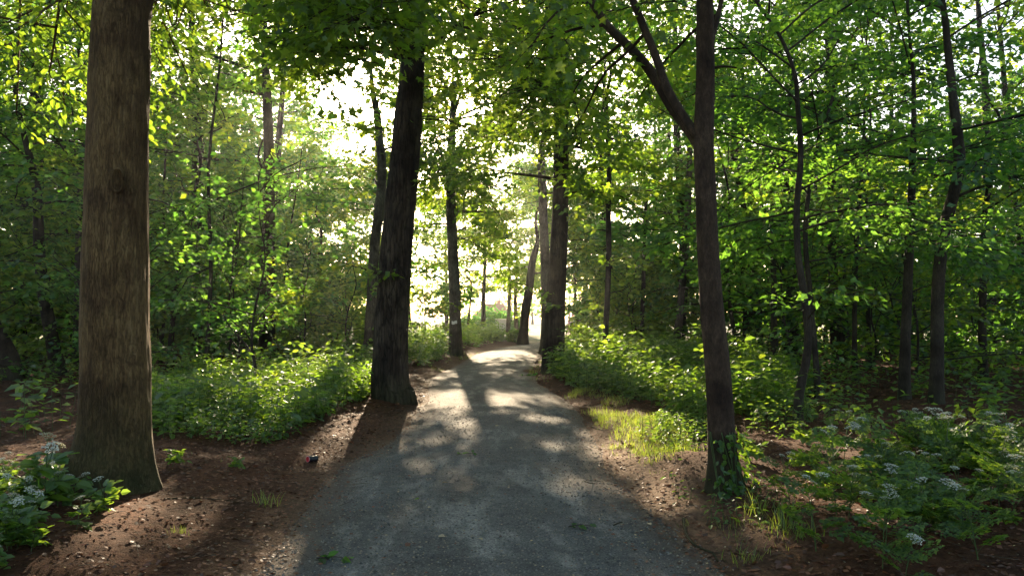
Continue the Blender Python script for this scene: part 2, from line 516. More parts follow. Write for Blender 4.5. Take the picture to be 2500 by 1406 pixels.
def leaves(mb, pos, axis, nrm, size, shape='rhomb', mi=0):
    n = len(pos)
    if n == 0:
        return
    tv, tf = SHAPES[shape]
    ax = unit(axis)
    nn = unit(nrm - ax * np.sum(nrm * ax, 1, keepdims=True))
    la = np.cross(nn, ax)
    sz = np.reshape(size, (-1, 1, 1))
    V = pos[:, None, :] + sz * (tv[None, :, 0:1] * ax[:, None, :] + tv[None, :, 1:2] * la[:, None, :] + tv[None, :, 2:3] * nn[:, None, :])
    F = tf[None] + (np.arange(n) * len(tv))[:, None, None]
    mb.add(V.reshape(-1, 3), F.reshape(-1, 3), mi)


# ------------------------------------------------------------------ gaps in the canopy (where the sun comes through)
# centre pixel of a sunlit patch on the ground, its half width and half height in pixels
LIT = [
    (1165, 1040, 95, 22), (1320, 1024, 90, 18), (1345, 1078, 60, 26), (1150, 978, 32, 10), (1240, 990, 30, 9),
    (1355, 1190, 40, 34), (995, 1235, 34, 100), (1060, 1075, 40, 16),
    (1160, 905, 26, 4), (1110, 940, 34, 6), (1255, 880, 30, 3),
    (440, 1290, 130, 34), (780, 1090, 50, 40), (640, 1225, 36, 16),
    (1625, 1088, 105, 58), (1545, 1140, 55, 36), (1640, 1020, 40, 60), (1600, 1205, 60, 32), (1700, 1290, 60, 30),
    (1900, 1310, 90, 40), (1810, 1150, 60, 40), (1860, 1090, 70, 26), (1560, 1385, 90, 40),
    (1475, 1012, 45, 16), (1540, 985, 50, 20), (1600, 960, 70, 14),
    (860, 985, 70, 50), (760, 960, 60, 40), (680, 1010, 50, 30), (560, 1040, 40, 24), (1020, 880, 60, 20), (900, 930, 70, 14),
    (90, 1200, 60, 40), (220, 1290, 60, 30), (60, 1330, 60, 40), (120, 930, 60, 14), 
]
_LC = []
for (px, py, a, b) in LIT:
    x, y = flat(px, py)
    if xl(y) < x < xr(y):
        a, b = a * 0.58, b * 0.62
    x1, _ = flat(px + a, py)
    _, y1 = flat(px, max(py - b, 790))
    _, y0 = flat(px, py + b)
    _LC.append((x, 0.5 * (y0 + y1), abs(x1 - x), max(0.12, 0.5 * (y1 - y0))))


# single shafts that end on foliage or trunks: pixel, distance, radius
SHAFTS = [(560, 290, 14, 0.9), (470, 360, 15, 0.7), (500, 540, 17, 1.0), (150, 520, 13, 0.7), (640, 720, 22, 1.2), (720, 640, 24, 1.0), (560, 640, 20, 0.6),
          (700, 330, 22, 1.5), (1880, 430, 14, 0.6), (2240, 480, 16, 0.8), (2090, 430, 15, 0.5), (1450, 400, 22, 1.0), (1330, 470, 26, 1.3), (1100, 480, 33, 1.6), (1180, 660, 44, 2.0),
          (1640, 330, 18, 1.0), (1800, 400, 20, 0.8), (300, 700, 9, 0.25), (300, 1000, 8, 0.25), (2400, 780, 24, 1.2), (1900, 780, 30, 1.5), (660, 230, 20, 1.2), (830, 925, 14.5, 1.1), (885, 905, 16, 0.8), (760, 1000, 12.5, 0.7), (700, 960, 13.5, 0.6), (600, 985, 13, 0.5), (500, 990, 13, 0.4), (1450, 930, 20, 0.9), (1600, 960, 16, 0.8), (1680, 1010, 12.5, 0.6), (120, 1230, 6.3, 0.5), (50, 1310, 5.6, 0.4), (270, 1300, 6.0, 0.3), (2150, 1250, 6.4, 0.3), (1640, 1070, 10.5, 0.8), (1560, 1120, 9.5, 0.7),
          (1420, 840, 30, 1.5), (1550, 930, 22, 0.8), (1850, 900, 18, 0.6), (1160, 250, 30, 1.0)]
_SC = [(at(a, b, c), r) for a, b, c, r in SHAFTS]


def in_shaft(p):
    hit = np.zeros(len(p), bool)
    for o_, r in _SC:
        q = p - o_
        t = q @ SD
        d2 = np.sum(q * q, 1) - t * t
        hit |= (t > 0.5 + r) & (d2 < r * r * (1 + vnoise(p[:, 0] * 0.8 + p[:, 2], p[:, 2] * 1.2 - p[:, 0], 1.0)))
    return hit


def in_light(p):
    """True where the shadow of a leaf at p would fall into one of the sunlit patches"""
    z = p[:, 2] - 0.12
    gx = p[:, 0] - SD[0] / SD[2] * z
    gy = p[:, 1] - SD[1] / SD[2] * z
    wob = vnoise(gx, gy, 2.2) * 0.55 + vnoise(gx, gy, 6.0) * 0.35
    hit = np.zeros(len(p), bool)
    for (cx_, cy_, a, b) in _LC:
        hit |= (((gx - cx_) / a) ** 2 + ((gy - cy_) / b) ** 2) < 1.0 + wob
    return hit & (p[:, 2] > 1.0)


# open places in the canopy: ellipsoids (centre, half axes) without foliage
def _void(px, py, depth, a, b, c): return (at(px, py, depth), (a, b, c))


VOIDS = [
    _void(885, 235, 36, 2.7, 22, 2.0), _void(880, 230, 58, 4.0, 14, 3.0), _void(890, 240, 20, 1.1, 6, 0.9), _void(1085, 150, 38, 1.3, 20, 1.5), _void(1085, 150, 58, 2.2, 12, 2.2), _void(770, 285, 34, 1.2, 12, 0.8), _void(840, 470, 45, 1.0, 8, 0.9),
    _void(1060, 580, 50, 1.1, 9, 0.6), _void(1205, 440, 50, 1.2, 10, 0.9), _void(2330, 190, 30, 2.6, 14, 1.8), _void(2340, 180, 19, 1.5, 6, 1.1), _void(2330, 190, 13, 1.1, 5, 0.8), _void(2150, 50, 12.5, 0.6, 5, 0.5), _void(1480, 330, 24, 0.9, 6, 0.6), _void(2330, 190, 48, 5.0, 14, 3.4), _void(2250, 130, 24, 1.6, 8, 0.9), _void(2140, 50, 19, 1.0, 6, 0.7), _void(2140, 50, 48, 3.0, 12, 2.0), _void(2420, 330, 32, 1.4, 14, 1.0), _void(2160, 60, 32, 1.7, 15, 1.3), _void(1490, 340, 34, 1.6, 9, 1.2), _void(1330, 300, 40, 1.4, 12, 1.4),
    _void(1480, 140, 40, 2.0, 12, 1.0), _void(620, 330, 36, 1.6, 12, 1.3), _void(1190, 770, 60, 2.4, 22, 2.2), _void(1300, 800, 50, 1.6, 12, 1.4),
]


def in_void(p):
    hit = np.zeros(len(p), bool)
    for c, r in VOIDS:
        q = (p - c) / np.array(r)
        hit |= np.sum(q * q, 1) < 1.0 + 0.6 * (vnoise(p[:, 0] + p[:, 2] * 0.7, p[:, 1] + p[:, 2], 0.8))
    return hit


def over_path(p):
    """keep the driving room of the path clear"""
    y = p[:, 1]
    return (p[:, 0] > xl(y) - 0.2) & (p[:, 0] < xr(y) + 0.2) & (p[:, 2] < 3.0) & (y < 48)


def keep(p):
    near = np.sqrt(p[:, 0] ** 2 + p[:, 1] ** 2 + (p[:, 2] - CAM_Z) ** 2) < 3.2
    k = ~(near | in_light(p) | in_shaft(p) | in_void(p) | over_path(p))
    # crowns grow in clumps with holes between them
    cl = vnoise(p[:, 0] + 0.35 * p[:, 1], p[:, 2] * 1.5 + 0.2 * p[:, 1], 1.15) + 0.5 * vnoise(p[:, 0] - p[:, 1], p[:, 2] * 1.3, 2.6)
    k &= (cl > -0.30) | (p[:, 2] < 3.0)
    return k & (p[:, 2] > ground_h(p[:, 0], p[:, 1]) + 0.05)


def dark_ok(ln):
    """a limb is only built where it does not block one of the open gaps"""
    p = smooth_line(ln, 12)[:, :3]
    return (in_light(p) | in_shaft(p) | in_void(p)).mean() < 0.3


# ------------------------------------------------------------------ trees
def branch_line(rg, start, az, elev, L, r, droop=0.35, n=6, wob=0.16):
    pts = [np.array(start, float)]
    d = np.array([math.cos(az) * math.cos(elev), math.sin(az) * math.cos(elev), math.sin(elev)])
    for i in range(n - 1):
        d = d + np.array([rg.normal(0, wob), rg.normal(0, wob), rg.normal(0, wob * 0.7) - droop / n])
        d = d / np.linalg.norm(d)
        pts.append(pts[-1] + d * L / (n - 1))
    P = np.array(pts)
    rad = r * (1 - np.linspace(0, 1, n)) ** 0.8 + 0.006
    return np.column_stack([P, rad])


def spray(rg, crown, lines, leaf, shape, per_m, fan=0.4, gap=0.28, lmi=1, wmi=0, flat_=0.75, twig_r=0.006, nocull=False):
    """leafy side twigs along each branch line, in flat layered sprays"""
    P0 = []; P1 = []
    for ln in lines:
        P = ln[:, :3]
        seg = np.linalg.norm(np.diff(P, axis=0), axis=1)
        L = seg.sum()
        n = max(3, int(L / gap))
        s = np.linspace(0.22, 1.0, n) * L
        cum = np.concatenate([[0], np.cumsum(seg)])
        base = np.column_stack([np.interp(s, cum, P[:, k]) for k in range(3)])
        T = unit(np.column_stack([np.interp(s, cum, np.gradient(P[:, k])) for k in range(3)]))
        side = unit(np.cross(T, [[0, 0, 1.0]]))
        sgn = np.where(np.arange(n) % 2 == 0, 1, -1)[:, None]
        ang = rg.uniform(0.55, 1.05, (n, 1))
        dd = T * np.cos(ang) + side * sgn * np.sin(ang) + np.column_stack([np.zeros(n), np.zeros(n), rg.normal(0.02, 0.16, n)])
        ln_ = (fan * L * (1.15 - 0.75 * (s / L)) * rg.uniform(0.6, 1.2, n) + 0.15)[:, None]
        P0.append(base); P1.append(base + unit(dd) * ln_)
    P0 = np.concatenate(P0); P1 = np.concatenate(P1)
    tl = np.linalg.norm(P1 - P0, axis=1)
    cnt = np.maximum(3, (tl * per_m * rg.uniform(0.7, 1.3, len(tl)))).astype(int)
    idx = np.repeat(np.arange(len(tl)), cnt)
    N = len(idx)
    s = rg.uniform(0.12, 1.08, N)
    d = unit(P1 - P0)[idx]
    side = unit(np.cross(d, [[0, 0, 1.0]]))
    lat = rg.normal(0, 1, N) * (0.07 + 0.13 * tl[idx])
    pos = P0[idx] + (P1 - P0)[idx] * s[:, None] + side * lat[:, None]
    pos[:, 2] += rg.normal(-0.02, 0.05 + 0.04 * tl[idx], N) - 0.10 * tl[idx] * s ** 2
    ax = d * rg.uniform(0.2, 1, (N, 1)) + side * np.sign(lat)[:, None] * rg.uniform(0.3, 1, (N, 1)) + np.column_stack([rg.normal(0, .25, N), rg.normal(0, .25, N), rg.normal(-0.30, .25, N)])
    nr = np.column_stack([rg.normal(0, flat_, N), rg.normal(0, flat_, N), np.ones(N)])
    sz = leaf * rg.uniform(0.5, 1.38, N)
    ok = np.ones(N, bool) if nocull else keep(pos)
    leaves(crown, pos[ok], ax[ok], nr[ok], sz[ok], shape, lmi)
    live = np.bincount(idx[ok], minlength=len(tl)) > 0.25 * cnt
    sticks(crown, P0[live], P1[live], np.full(live.sum(), twig_r), np.full(live.sum(), twig_r * 0.4), wmi)


def flutes(rg, base_z, flare, fl_h, lobes=5, amp=0.05, rough=0.02):
    ph = rg.uniform(0, 6.28); ph2 = rg.uniform(0, 6.28)

    def f(P, th):
        z = (P[:, 2] - base_z)[:, None]
        t = th[None, :]
        fl = np.exp(-np.maximum(z, -0.1) / fl_h)
        return (1 + flare * fl * (0.65 + 0.35 * np.cos(lobes * t + ph)) + amp * np.cos(3 * t + ph2 + z * 0.5) * 0.5
                + rough * (vnoise(t * 3 + z * 0, z * 2.2 + t * 0) * 2 + vnoise(t * 9, z * 7) * 1.0))
    return f


def trunk_from_pixels(pix, depth_base, base):
    """pix: (px, py, width px) up the trunk; all at the base's distance"""
    out = []
    for (px, py, w) in pix:
        p = at(px, py, depth_base)
        out.append((p[0], p[1], p[2], 0.5 * w * depth_base / FPX))
    return out


def tree(name, label, cat, pix, bark, leafm, H, hb, R, nb, leaf=0.13, shape='rhomb', per_m=26, group=None, seed=0, flare=0.5, fl_h=0.35,
         sides=20, rings=40, lowsprout=0, elev=(0.15, 0.95), parts=None, base=None, gap=0.28, rough=0.02, topr=0.35, fan=0.4, wob=0.25, droop=0.35):
    """a trunk drawn through the places the photograph shows, its limbs, and a crown of leafy sprays"""
    rg = np.random.default_rng(seed + 100)
    b = G(pix[0][0], pix[0][1]) if base is None else np.array(base, float)
    line = trunk_from_pixels(pix, b[1], b)
    line = [(line[0][0], line[0][1], b[2] - 0.3, line[0][3])] + [(p[0], p[1], max(p[2], b[2]) if k == 0 else p[2], p[3]) for k, p in enumerate(line)]
    top = np.array(line[-1]); prev = np.array(line[-2])
    if top[2] < H - 0.5:                        # the trunk goes on above what the photograph shows
        d = (top[:3] - prev[:3]) / max(0.2, top[2] - prev[2])
        n = 4
        for k in range(1, n + 1):
            z = top[2] + (H - top[2]) * k / n
            dz = z - top[2]
            line.append((top[0] + d[0] * dz * 0.6 + rg.normal(0, wob), top[1] + d[1] * dz * 0.6 + rg.normal(0, wob), z, top[3] * (1 - (1 - topr * 0.12) * (k / n) ** 0.6)))
    line = smooth_line(line, rings)
    line[:, 3] = np.maximum(line[:, 3], 0.012)
    root = empty(name, b, label, cat, group)
    tb = MB()
    tube(tb, line, sides, 0, flutes(rg, b[2], flare, fl_h, rough=rough))
    lines = []
    zz = line[:, 2]
    for k in range(nb):
        u = (k + 0.5) / nb
        z = hb + (H - hb) * u ** 0.9
        c = np.array([np.interp(z, zz, line[:, q]) for q in range(4)])
        prof = math.sin(PI * min(1, 0.18 + 0.80 * u)) ** 0.7
        L = R * prof * rg.uniform(0.7, 1.2) + 0.3
        az = k * 2.4 + rg.normal(0, 0.4)
        ln = branch_line(rg, c[:3], az, elev[0] + (elev[1] - elev[0]) * u + rg.normal(0, 0.15), L, max(0.010, c[3] * 0.24), droop)
        if dark_ok(ln):
            tube(tb, smooth_line(ln, 8), 5)
        lines.append(ln)
        if L > 2.2:                             # side limbs
            for q in range(3):
                i = 2 + q
                az2 = az + (0.7 if q % 2 else -0.7) + rg.normal(0, 0.2)
                l2 = branch_line(rg, ln[i, :3], az2, rg.normal(0.12, 0.2), L * 0.5, ln[i, 3] * 0.6, droop, 5)
                if dark_ok(l2):
                    tube(tb, l2, 4)
                lines.append(l2)
    for k in range(lowsprout):                  # small leafy shoots straight off the stem
        z = rg.uniform(1.5, hb + 1)
        c = np.array([np.interp(z, zz, line[:, q]) for q in range(4)])
        ln = branch_line(rg, c[:3], rg.uniform(0, 6.28), rg.uniform(0, 0.5), rg.uniform(0.7, 1.6), 0.012, 0.4, 5)
        tube(tb, ln, 4)
        lines.append(ln)
    cb = MB()
    if lines:
        spray(rg, cb, lines, leaf, shape, per_m, gap=gap, fan=fan)
    tr = tb.build('trunk', bark, root, b)
    cr = cb.build('crown', ['twig', leafm], root, b)
    return root, line, b, rg


# ------------------------------------------------------------------ 1. ground and path
def axis_steps(spec):
    out = []
    for a, b, st in spec:
        out.append(np.arange(a, b, st))
    return np.concatenate(out + [[spec[-1][1]]])


gx = axis_steps([(-340, -60, 20), (-60, -14, 1.5), (-14, -5, 0.4), (-5, 5, 0.14), (5, 14, 0.4), (14, 60, 1.5), (60, 340, 20)])
gy = axis_steps([(-340, -40, 25), (-40, 0, 2), (0, 4, 0.5), (4, 16, 0.14), (16, 30, 0.25), (30, 55, 0.6), (55, 100, 3), (100, 340, 20)])
X, Y = np.meshgrid(gx, gy, indexing='ij')
Z = ground_h(X, Y)
V = np.stack([X, Y, Z], -1).reshape(-1, 3)
i, j = np.meshgrid(np.arange(len(gx) - 1), np.arange(len(gy) - 1), indexing='ij')
a = i * len(gy) + j
b_ = (i + 1) * len(gy) + j
T = np.concatenate([np.stack([a, b_, b_ + 1], -1).reshape(-1, 3), np.stack([a, b_ + 1, a + 1], -1).reshape(-1, 3)])
mb = MB(); mb.add(V, T, 0, True)
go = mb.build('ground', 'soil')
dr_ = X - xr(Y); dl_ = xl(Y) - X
pale_soil = np.where(dr_ > -0.5, np.exp(-(np.maximum(dr_ - 0.1, 0) / 0.55) ** 2) * sstep(14, 10, Y) * sstep(4.5, 6.5, Y), 0.55 * np.exp(-(np.maximum(dl_, 0) / 0.3) ** 2))  # soil colour turns paler beside the path, mostly along the right verge
pale_soil = np.clip(pale_soil * (1 + 1.2 * vnoise(X, Y, 2.0)), 0, 1)
ga = go.data.attributes.new('pale_soil', 'FLOAT', 'POINT')
ga.data.foreach_set('value', pale_soil.astype(np.float32).ravel())
tag(go, kind='structure')

py_ = axis_steps([(-38, 0, 2), (0, 4, 0.4), (4, 18, 0.10), (18, 40, 0.3), (40, 94, 1.2)])
us = np.linspace(-0.06, 1.06, 45)
YY, UU = np.meshgrid(py_, us, indexing='ij')
XX = xl(YY) + (xr(YY) - xl(YY)) * UU
edge = np.minimum(UU, 1 - UU) * 2.9
ZZ = 0.012 + 0.035 * sstep(0, 1.2, edge) - 0.045 * sstep(0.05, -0.16, edge) + vnoise(XX, YY, 2.2) * 0.010 + vnoise(XX, YY, 9) * 0.006
# two faint wheel ruts and a ribbed tyre print near the right-hand edge
for c_, w_ in ((0.27, 0.05), (0.80, 0.05)):
    ZZ -= 0.012 * np.exp(-((UU - c_ - 0.03 * vnoise(YY * 0, YY, 0.2)) / w_) ** 2)
rib = np.exp(-((UU - 0.80) / 0.045) ** 2) * sstep(5.2, 6.0, YY) * sstep(8.6, 7.4, YY)
ZZ += 0.006 * np.sin(YY * 2 * PI / 0.22 + np.abs(UU - 0.80) * 40) * rib
V = np.stack([XX, YY, ZZ], -1).reshape(-1, 3)
nu = len(us)
i, j = np.meshgrid(np.arange(len(py_) - 1), np.arange(nu - 1), indexing='ij')
a = i * nu + j
T = np.concatenate([np.stack([a, a + 1, a + nu + 1], -1).reshape(-1, 3), np.stack([a, a + nu + 1, a + nu], -1).reshape(-1, 3)])
mb = MB(); mb.add(V, T, 0, True)
po = mb.build('path', 'path')
at_ = po.data.attributes.new('across', 'FLOAT', 'POINT')
at_.data.foreach_set('value', np.clip(UU, 0, 1).astype(np.float32).ravel())
tag(po, kind='structure')


def path_z(x, y):
    u = (x - xl(y)) / (xr(y) - xl(y))
    e = np.minimum(u, 1 - u) * 2.9
    pz = 0.012 + 0.035 * sstep(0, 1.2, e) - 0.045 * sstep(0.05, -0.16, e) + vnoise(x, y, 2.2) * 0.010 + vnoise(x, y, 9) * 0.006
    return np.where((u > -0.06) & (u < 1.06), np.maximum(pz, ground_h(x, y)), ground_h(x, y))


# ------------------------------------------------------------------ 2. the trees whose trunks the photograph shows
# the big old tree on the left
r_, ln_, b_, rg_ = bch = tree('beech_tree', 'massive olive-brown trunk with mossy flared foot on the left verge', 'tree',
    [(272, 1180, 185), (280, 1050, 162), (284, 900, 156), (283, 700, 152), (286, 500, 143), (290, 300, 139), (295, 80, 134), (298, -200, 128)],
    'bark_olive', 'leaf_maple', 17, 6.6, 5.5, 22, leaf=0.14, per_m=22, seed=1, flare=0.28, fl_h=0.26, sides=72, rings=150, rough=0.03)
# knot where an old branch broke off, part of that trunk
kn = at(287, 440, b_[1] - 0.27)
kb = MB()
th = np.linspace(0, 2 * PI, 24, endpoint=False)
ring = np.column_stack([kn[0] + 0.055 * np.cos(th), np.full(24, kn[1] - 0.002), kn[2] + 0.10 * np.sin(th), np.full(24, 0.011)])
tube(kb, np.vstack([ring, ring[:2]]), 6, 0, cap=False)
kv = np.column_stack([kn[0] + 0.05 * np.cos(th), np.full(24, kn[1] + 0.015), kn[2] + 0.09 * np.sin(th)])
kb.add(np.vstack([[kn + [0, 0.05, 0]], kv]), [(0, k + 1, (k + 1) % 24 + 1) for k in range(24)], 0, True)
kb.build('knot', 'bark_olive', r_, b_)

oak = tree('oak_tree', 'thick dark furrowed trunk leaning right beside the left edge of the path', 'tree',
    [(957, 972, 92), (952, 930, 86), (956, 800, 82), (967, 620, 78), (983, 450, 74), (996, 300, 68), (1006, 180, 60), (1009, 60, 52), (1010, -60, 46)],
    'bark_oak', 'leaf_oak', 17, 6.2, 5.0, 24, leaf=0.15, per_m=30, seed=2, flare=0.22, fl_h=0.3, sides=48, rings=110, lowsprout=7, rough=0.05)

tree('forked_tree', 'slim trunk with a bare forked top just behind the dark leaning oak', 'tree',
    [(899, 880, 27), (905, 760, 24), (915, 600, 25), (930, 480, 24), (932, 400, 22), (925, 330, 19), (921, 280, 17), (912, 240, 13), (905, 170, 9)],
    'bark_grey', 'leaf_oak', 9.6, 4.2, 2.2, 7, leaf=0.16, per_m=24, seed=3, flare=0.2, sides=16, rings=50, rough=0.06, wob=0.1)

d_root, d_line, d_base, _ = tree('marked_tree', 'straight grey-brown trunk with a white mark left of the path bend', 'tree',
    [(1112, 868, 33), (1111, 780, 29), (1108, 680, 27), (1104, 580, 25), (1101, 500, 24), (1100, 440, 22), (1103, 360, 18), (1108, 240, 15)],
    'bark_grey', 'leaf_oak', 14, 5.6, 4.2, 30, leaf=0.18, per_m=22, seed=4, flare=0.2, sides=24, rings=60, lowsprout=5, rough=0.04)
pm = at(1113, 787, d_base[1])
rr_ = np.interp(pm[2], d_line[:, 2], d_line[:, 3])
cxm, cym = np.interp(pm[2], d_line[:, 2], d_line[:, 0]), np.interp(pm[2], d_line[:, 2], d_line[:, 1])
mk = MB()
aa = np.linspace(-0.45, 0.35, 7)
M['white_paint'] = plain('white_paint', (0.80, 0.80, 0.76), 0.6, 0.3, 0.06, 30)
for s_, rad in ((0, 1.10), (1, 1.02)):
    pass
vo_ = []
for zz_ in (-0.06, 0.06):
    for rad in (1.0, 1.16):
        vo_ += [(cxm + rr_ * rad * math.sin(q), cym - rr_ * rad * math.cos(q), pm[2] + zz_ + 0.02 * math.sin(q * 7)) for q in aa]
fo = []
for k in range(6):
    lo_i, lo_o, hi_i, hi_o = k, 7 + k, 14 + k, 21 + k
    fo += [(lo_o, lo_o + 1, hi_o + 1), (lo_o, hi_o + 1, hi_o), (hi_o, hi_o + 1, hi_i + 1), (hi_o, hi_i + 1, hi_i), (lo_i, lo_i + 1, lo_o + 1), (lo_i, lo_o + 1, lo_o)]
mk.add(vo_, fo)
o = mk.build('painted_mark', 'white_paint', d_root, d_base)
o['label'] = 'small white painted mark on the trunk'

rdt = tree('roadside_tree', 'stout dark straight trunk at the right edge where the path narrows', 'tree',
    [(1351, 905, 56), (1352, 850, 52), (1356, 760, 48), (1362, 640, 44), (1368, 520, 40), (1370, 420, 37), (1369, 250, 33), (1366, 60, 28)],
    'bark_oak', 'leaf_maple', 16, 4.6, 4.6, 26, leaf=0.16, per_m=27, seed=5, flare=0.15, fl_h=0.3, sides=32, rings=80, lowsprout=9, rough=0.04)
tree('paler_tree', 'paler greyish trunk half hidden behind the stout dark roadside trunk', 'tree',
    [(1336, 862, 32), (1334, 760, 26), (1331, 640, 23), (1327, 540, 22), (1325, 480, 21), (1322, 380, 18)],
    'bark_grey', 'leaf_oak', 15, 6.5, 3.8, 18, leaf=0.2, per_m=22, seed=6, sides=18, rings=50, lowsprout=6)
tree('slender_tree', 'slender dark stem with a slight curve in the undergrowth right of the path', 'tree',
    [(1481, 905, 17), (1478, 840, 14), (1482, 740, 14), (1486, 620, 14), (1485, 500, 13), (1487, 420, 12), (1480, 250, 10)],
    'bark_dark', 'leaf_maple', 10.5, 4.6, 3.2, 20, leaf=0.16, per_m=27, seed=7, flare=0.2, sides=14, rings=50, lowsprout=4)
tree('far_slim_tree', 'slim straight stem in shade just left of the forked maple trunk', 'tree',
    [(1648, 872, 21), (1660, 760, 18), (1674, 600, 17), (1682, 450, 15), (1690, 250, 12)],
    'bark_grey', 'leaf_elm', 12, 4.5, 3.2, 18, leaf=0.17, per_m=27, seed=8, flare=0.2, sides=14, rings=40, lowsprout=4)
tree('bend_tree', 'backlit leaning trunk standing at the left of the sunlit path bend', 'tree',
    [(1276, 842, 28), (1279, 800, 22), (1284, 750, 22), (1292, 705, 20), (1300, 640, 18)],
    'bark_oak', 'leaf_maple', 9.5, 3.9, 4.6, 34, leaf=0.24, per_m=16, seed=9, flare=0.2, sides=20, rings=50, lowsprout=5, rough=0.05)
tree('thin_bend_tree', 'thin backlit stem beside the leaning trunk at the path bend', 'tree',
    [(1240, 816, 12), (1242, 760, 9), (1244, 712, 9), (1243, 660, 8)],
    'bark_grey', 'leaf_maple', 12, 4.2, 3.6, 18, leaf=0.26, per_m=15, seed=10, flare=0.2, sides=12, rings=40, lowsprout=3)

# leafy limbs of the oak that reach out over the left verge
def big_limb(root, base, z0, trunk_line, targets, bark, leafm, leaf, shape, per_m, rg, fan=0.3, r=0.05):
    c0 = [np.interp(z0, trunk_line[:, 2], trunk_line[:, q]) for q in range(3)]
    lines = []
    tb = MB(); cb = MB()
    for (px, py, dp) in targets:
        e = at(px, py, dp)
        mid = (np.array(c0) * 0.5 + e * 0.5) + [0, 0, 0.5] + rg.normal(0, 0.2, 3)
        ln = smooth_line([(*c0, r), (*mid, r * 0.6), (*e, 0.008)], 12)
        tube(tb, ln, 6)
        lines.append(ln)
        for k in range(4):
            q = ln[4 + 2 * k - k % 2]
            d = e - np.array(c0)
            l2 = branch_line(rg, q[:3], math.atan2(d[1], d[0]) + (0.8 if k % 2 else -0.8), rg.normal(-0.1, 0.2), rg.uniform(1.0, 1.9), q[3] * 0.5, 0.5, 6)
            tube(tb, l2, 4)
            lines.append(l2)
    spray(rg, cb, lines, leaf, shape, per_m, gap=0.24, fan=fan)
    tb.build('branch', bark, root, base)
    cb.build('foliage', ['twig', leafm], root, base)


big_limb(oak[0], oak[2], 6.4, oak[1], [(640, 60, 10.5), (740, 130, 10), (840, 60, 9.5), (930, 20, 9), (560, -40, 11), (760, -30, 8.5), (690, 170, 12), (820, -60, 10)], 'bark_oak', 'leaf_maple', 0.12, 'maple', 26, np.random.default_rng(61))
big_limb(rdt[0], rdt[2], 7.5, rdt[1], [(1180, 130, 15), (1250, 230, 16), (1160, 20, 14), (1290, 60, 15), (1230, 330, 18), (1420, 350, 16)], 'bark_oak', 'leaf_maple', 0.13, 'maple', 18, np.random.default_rng(62))
big_limb(d_root, d_base, 7.0, d_line, [(1180, 480, 33), (1040, 470, 32), (1235, 420, 34), (1000, 400, 33), (1150, 380, 31), (1060, 330, 33), (1275, 500, 35), (1200, 330, 32), (1130, 530, 30), (1080, 430, 29), (1240, 560, 36), (1310, 430, 35)],
         'bark_grey', 'leaf_maple', 0.18, 'rhomb', 30, np.random.default_rng(64), r=0.06)
big_limb(d_root, d_base, 9.5, d_line, [(1180, 250, 33), (1010, 260, 32), (1260, 280, 34), (960, 330, 33), (1110, 200, 31), (1290, 360, 33), (1170, 160, 34)],
         'bark_grey', 'leaf_maple', 0.18, 'rhomb', 30, np.random.default_rng(65), r=0.05)
big_limb(bch[0], bch[2], 5.6, bch[1], [(60, 60, 7), (120, 180, 8), (40, 280, 9), (180, 40, 9), (430, 60, 9), (500, 10, 8.5), (460, 190, 10)], 'bark_olive', 'leaf_maple', 0.085, 'oval', 34, np.random.default_rng(63), r=0.03)

# the near maple on the right with its two left limbs
g_root, g_line, g_base, g_rg = tree('maple_tree', 'reddish-brown forked trunk with ivy at its foot on the right verge', 'tree',
    [(1766, 1185, 80), (1762, 1080, 66), (1752, 900, 60), (1738, 760, 56), (1728, 600, 52), (1722, 450, 50), (1718, 350, 49), (1722, 200, 46), (1722, 60, 43), (1718, -100, 38)],
    'bark_maple', 'leaf_maple', 13, 5.4, 4.4, 22, leaf=0.12, shape='maple', per_m=20, seed=11, flare=0.3, fl_h=0.16, sides=40, rings=120, rough=0.025)
gd = g_base[1]


def limb(pix, depth_off, rg, sub, name='branch'):
    pts = []
    for k, (px, py, w) in enumerate(pix):
        dd = gd + depth_off * k / (len(pix) - 1)
        p = at(px, py, dd)
        pts.append((p[0], p[1], p[2], 0.5 * w * dd / FPX))
    ln = smooth_line(pts, 30)
    tb = MB()
    tube(tb, ln, 14, 0, lambda P, th: 1 + 0.04 * vnoise(th[None, :] * 2, P[:, 2:3] * 3))
    tb.build(name, 'bark_maple', g_root, g_base)
    lines = []
    for k in range(sub):
        u = 0.55 + 0.45 * k / sub
        q = ln[int(u * 29)]
        az = PI * (0.75 + 0.55 * ((k * 0.37) % 1) * 1.6) + rg.normal(0, 0.35)
        l2 = branch_line(rg, q[:3], az, rg.uniform(-0.25, 0.25), rg.uniform(1.0, 1.8), 0.014, 0.45, 6)
        lines.append(l2)
    return ln, lines


l1, s1 = limb([(1712, 368, 30), (1690, 330, 27), (1640, 262, 26), (1585, 170, 25), (1530, 110, 23), (1480, 60, 21), (1438, -10, 19), (1380, -140, 14), (1340, -260, 10)], 2.2, g_rg, 5)
l2, s2 = limb([(1704, 330, 25), (1675, 295, 23), (1628, 215, 22), (1598, 130, 20), (1565, 50, 19), (1540, -20, 17), (1515, -150, 12), (1500, -260, 9)], 0.8, g_rg, 2)
l3, s3 = limb([(1726, 130, 22), (1745, 70, 14), (1762, 0, 12), (1790, -120, 9)], 0.6, g_rg, 3)
l4, s4 = limb([(1735, 168, 8), (1765, 163, 6), (1798, 166, 4)], -0.1, g_rg, 1)
lb = MB()
tb = MB()
for ln in s1 + s2 + s3:
    tube(tb, smooth_line(ln, 8), 5)
spray(g_rg, lb, s1 + s2 + s3, 0.115, 'maple', 30, gap=0.20, fan=0.32)
lb.build('foliage', ['twig', 'leaf_maple'], g_root, g_base)
tb.build('branch', 'bark_maple', g_root, g_base)

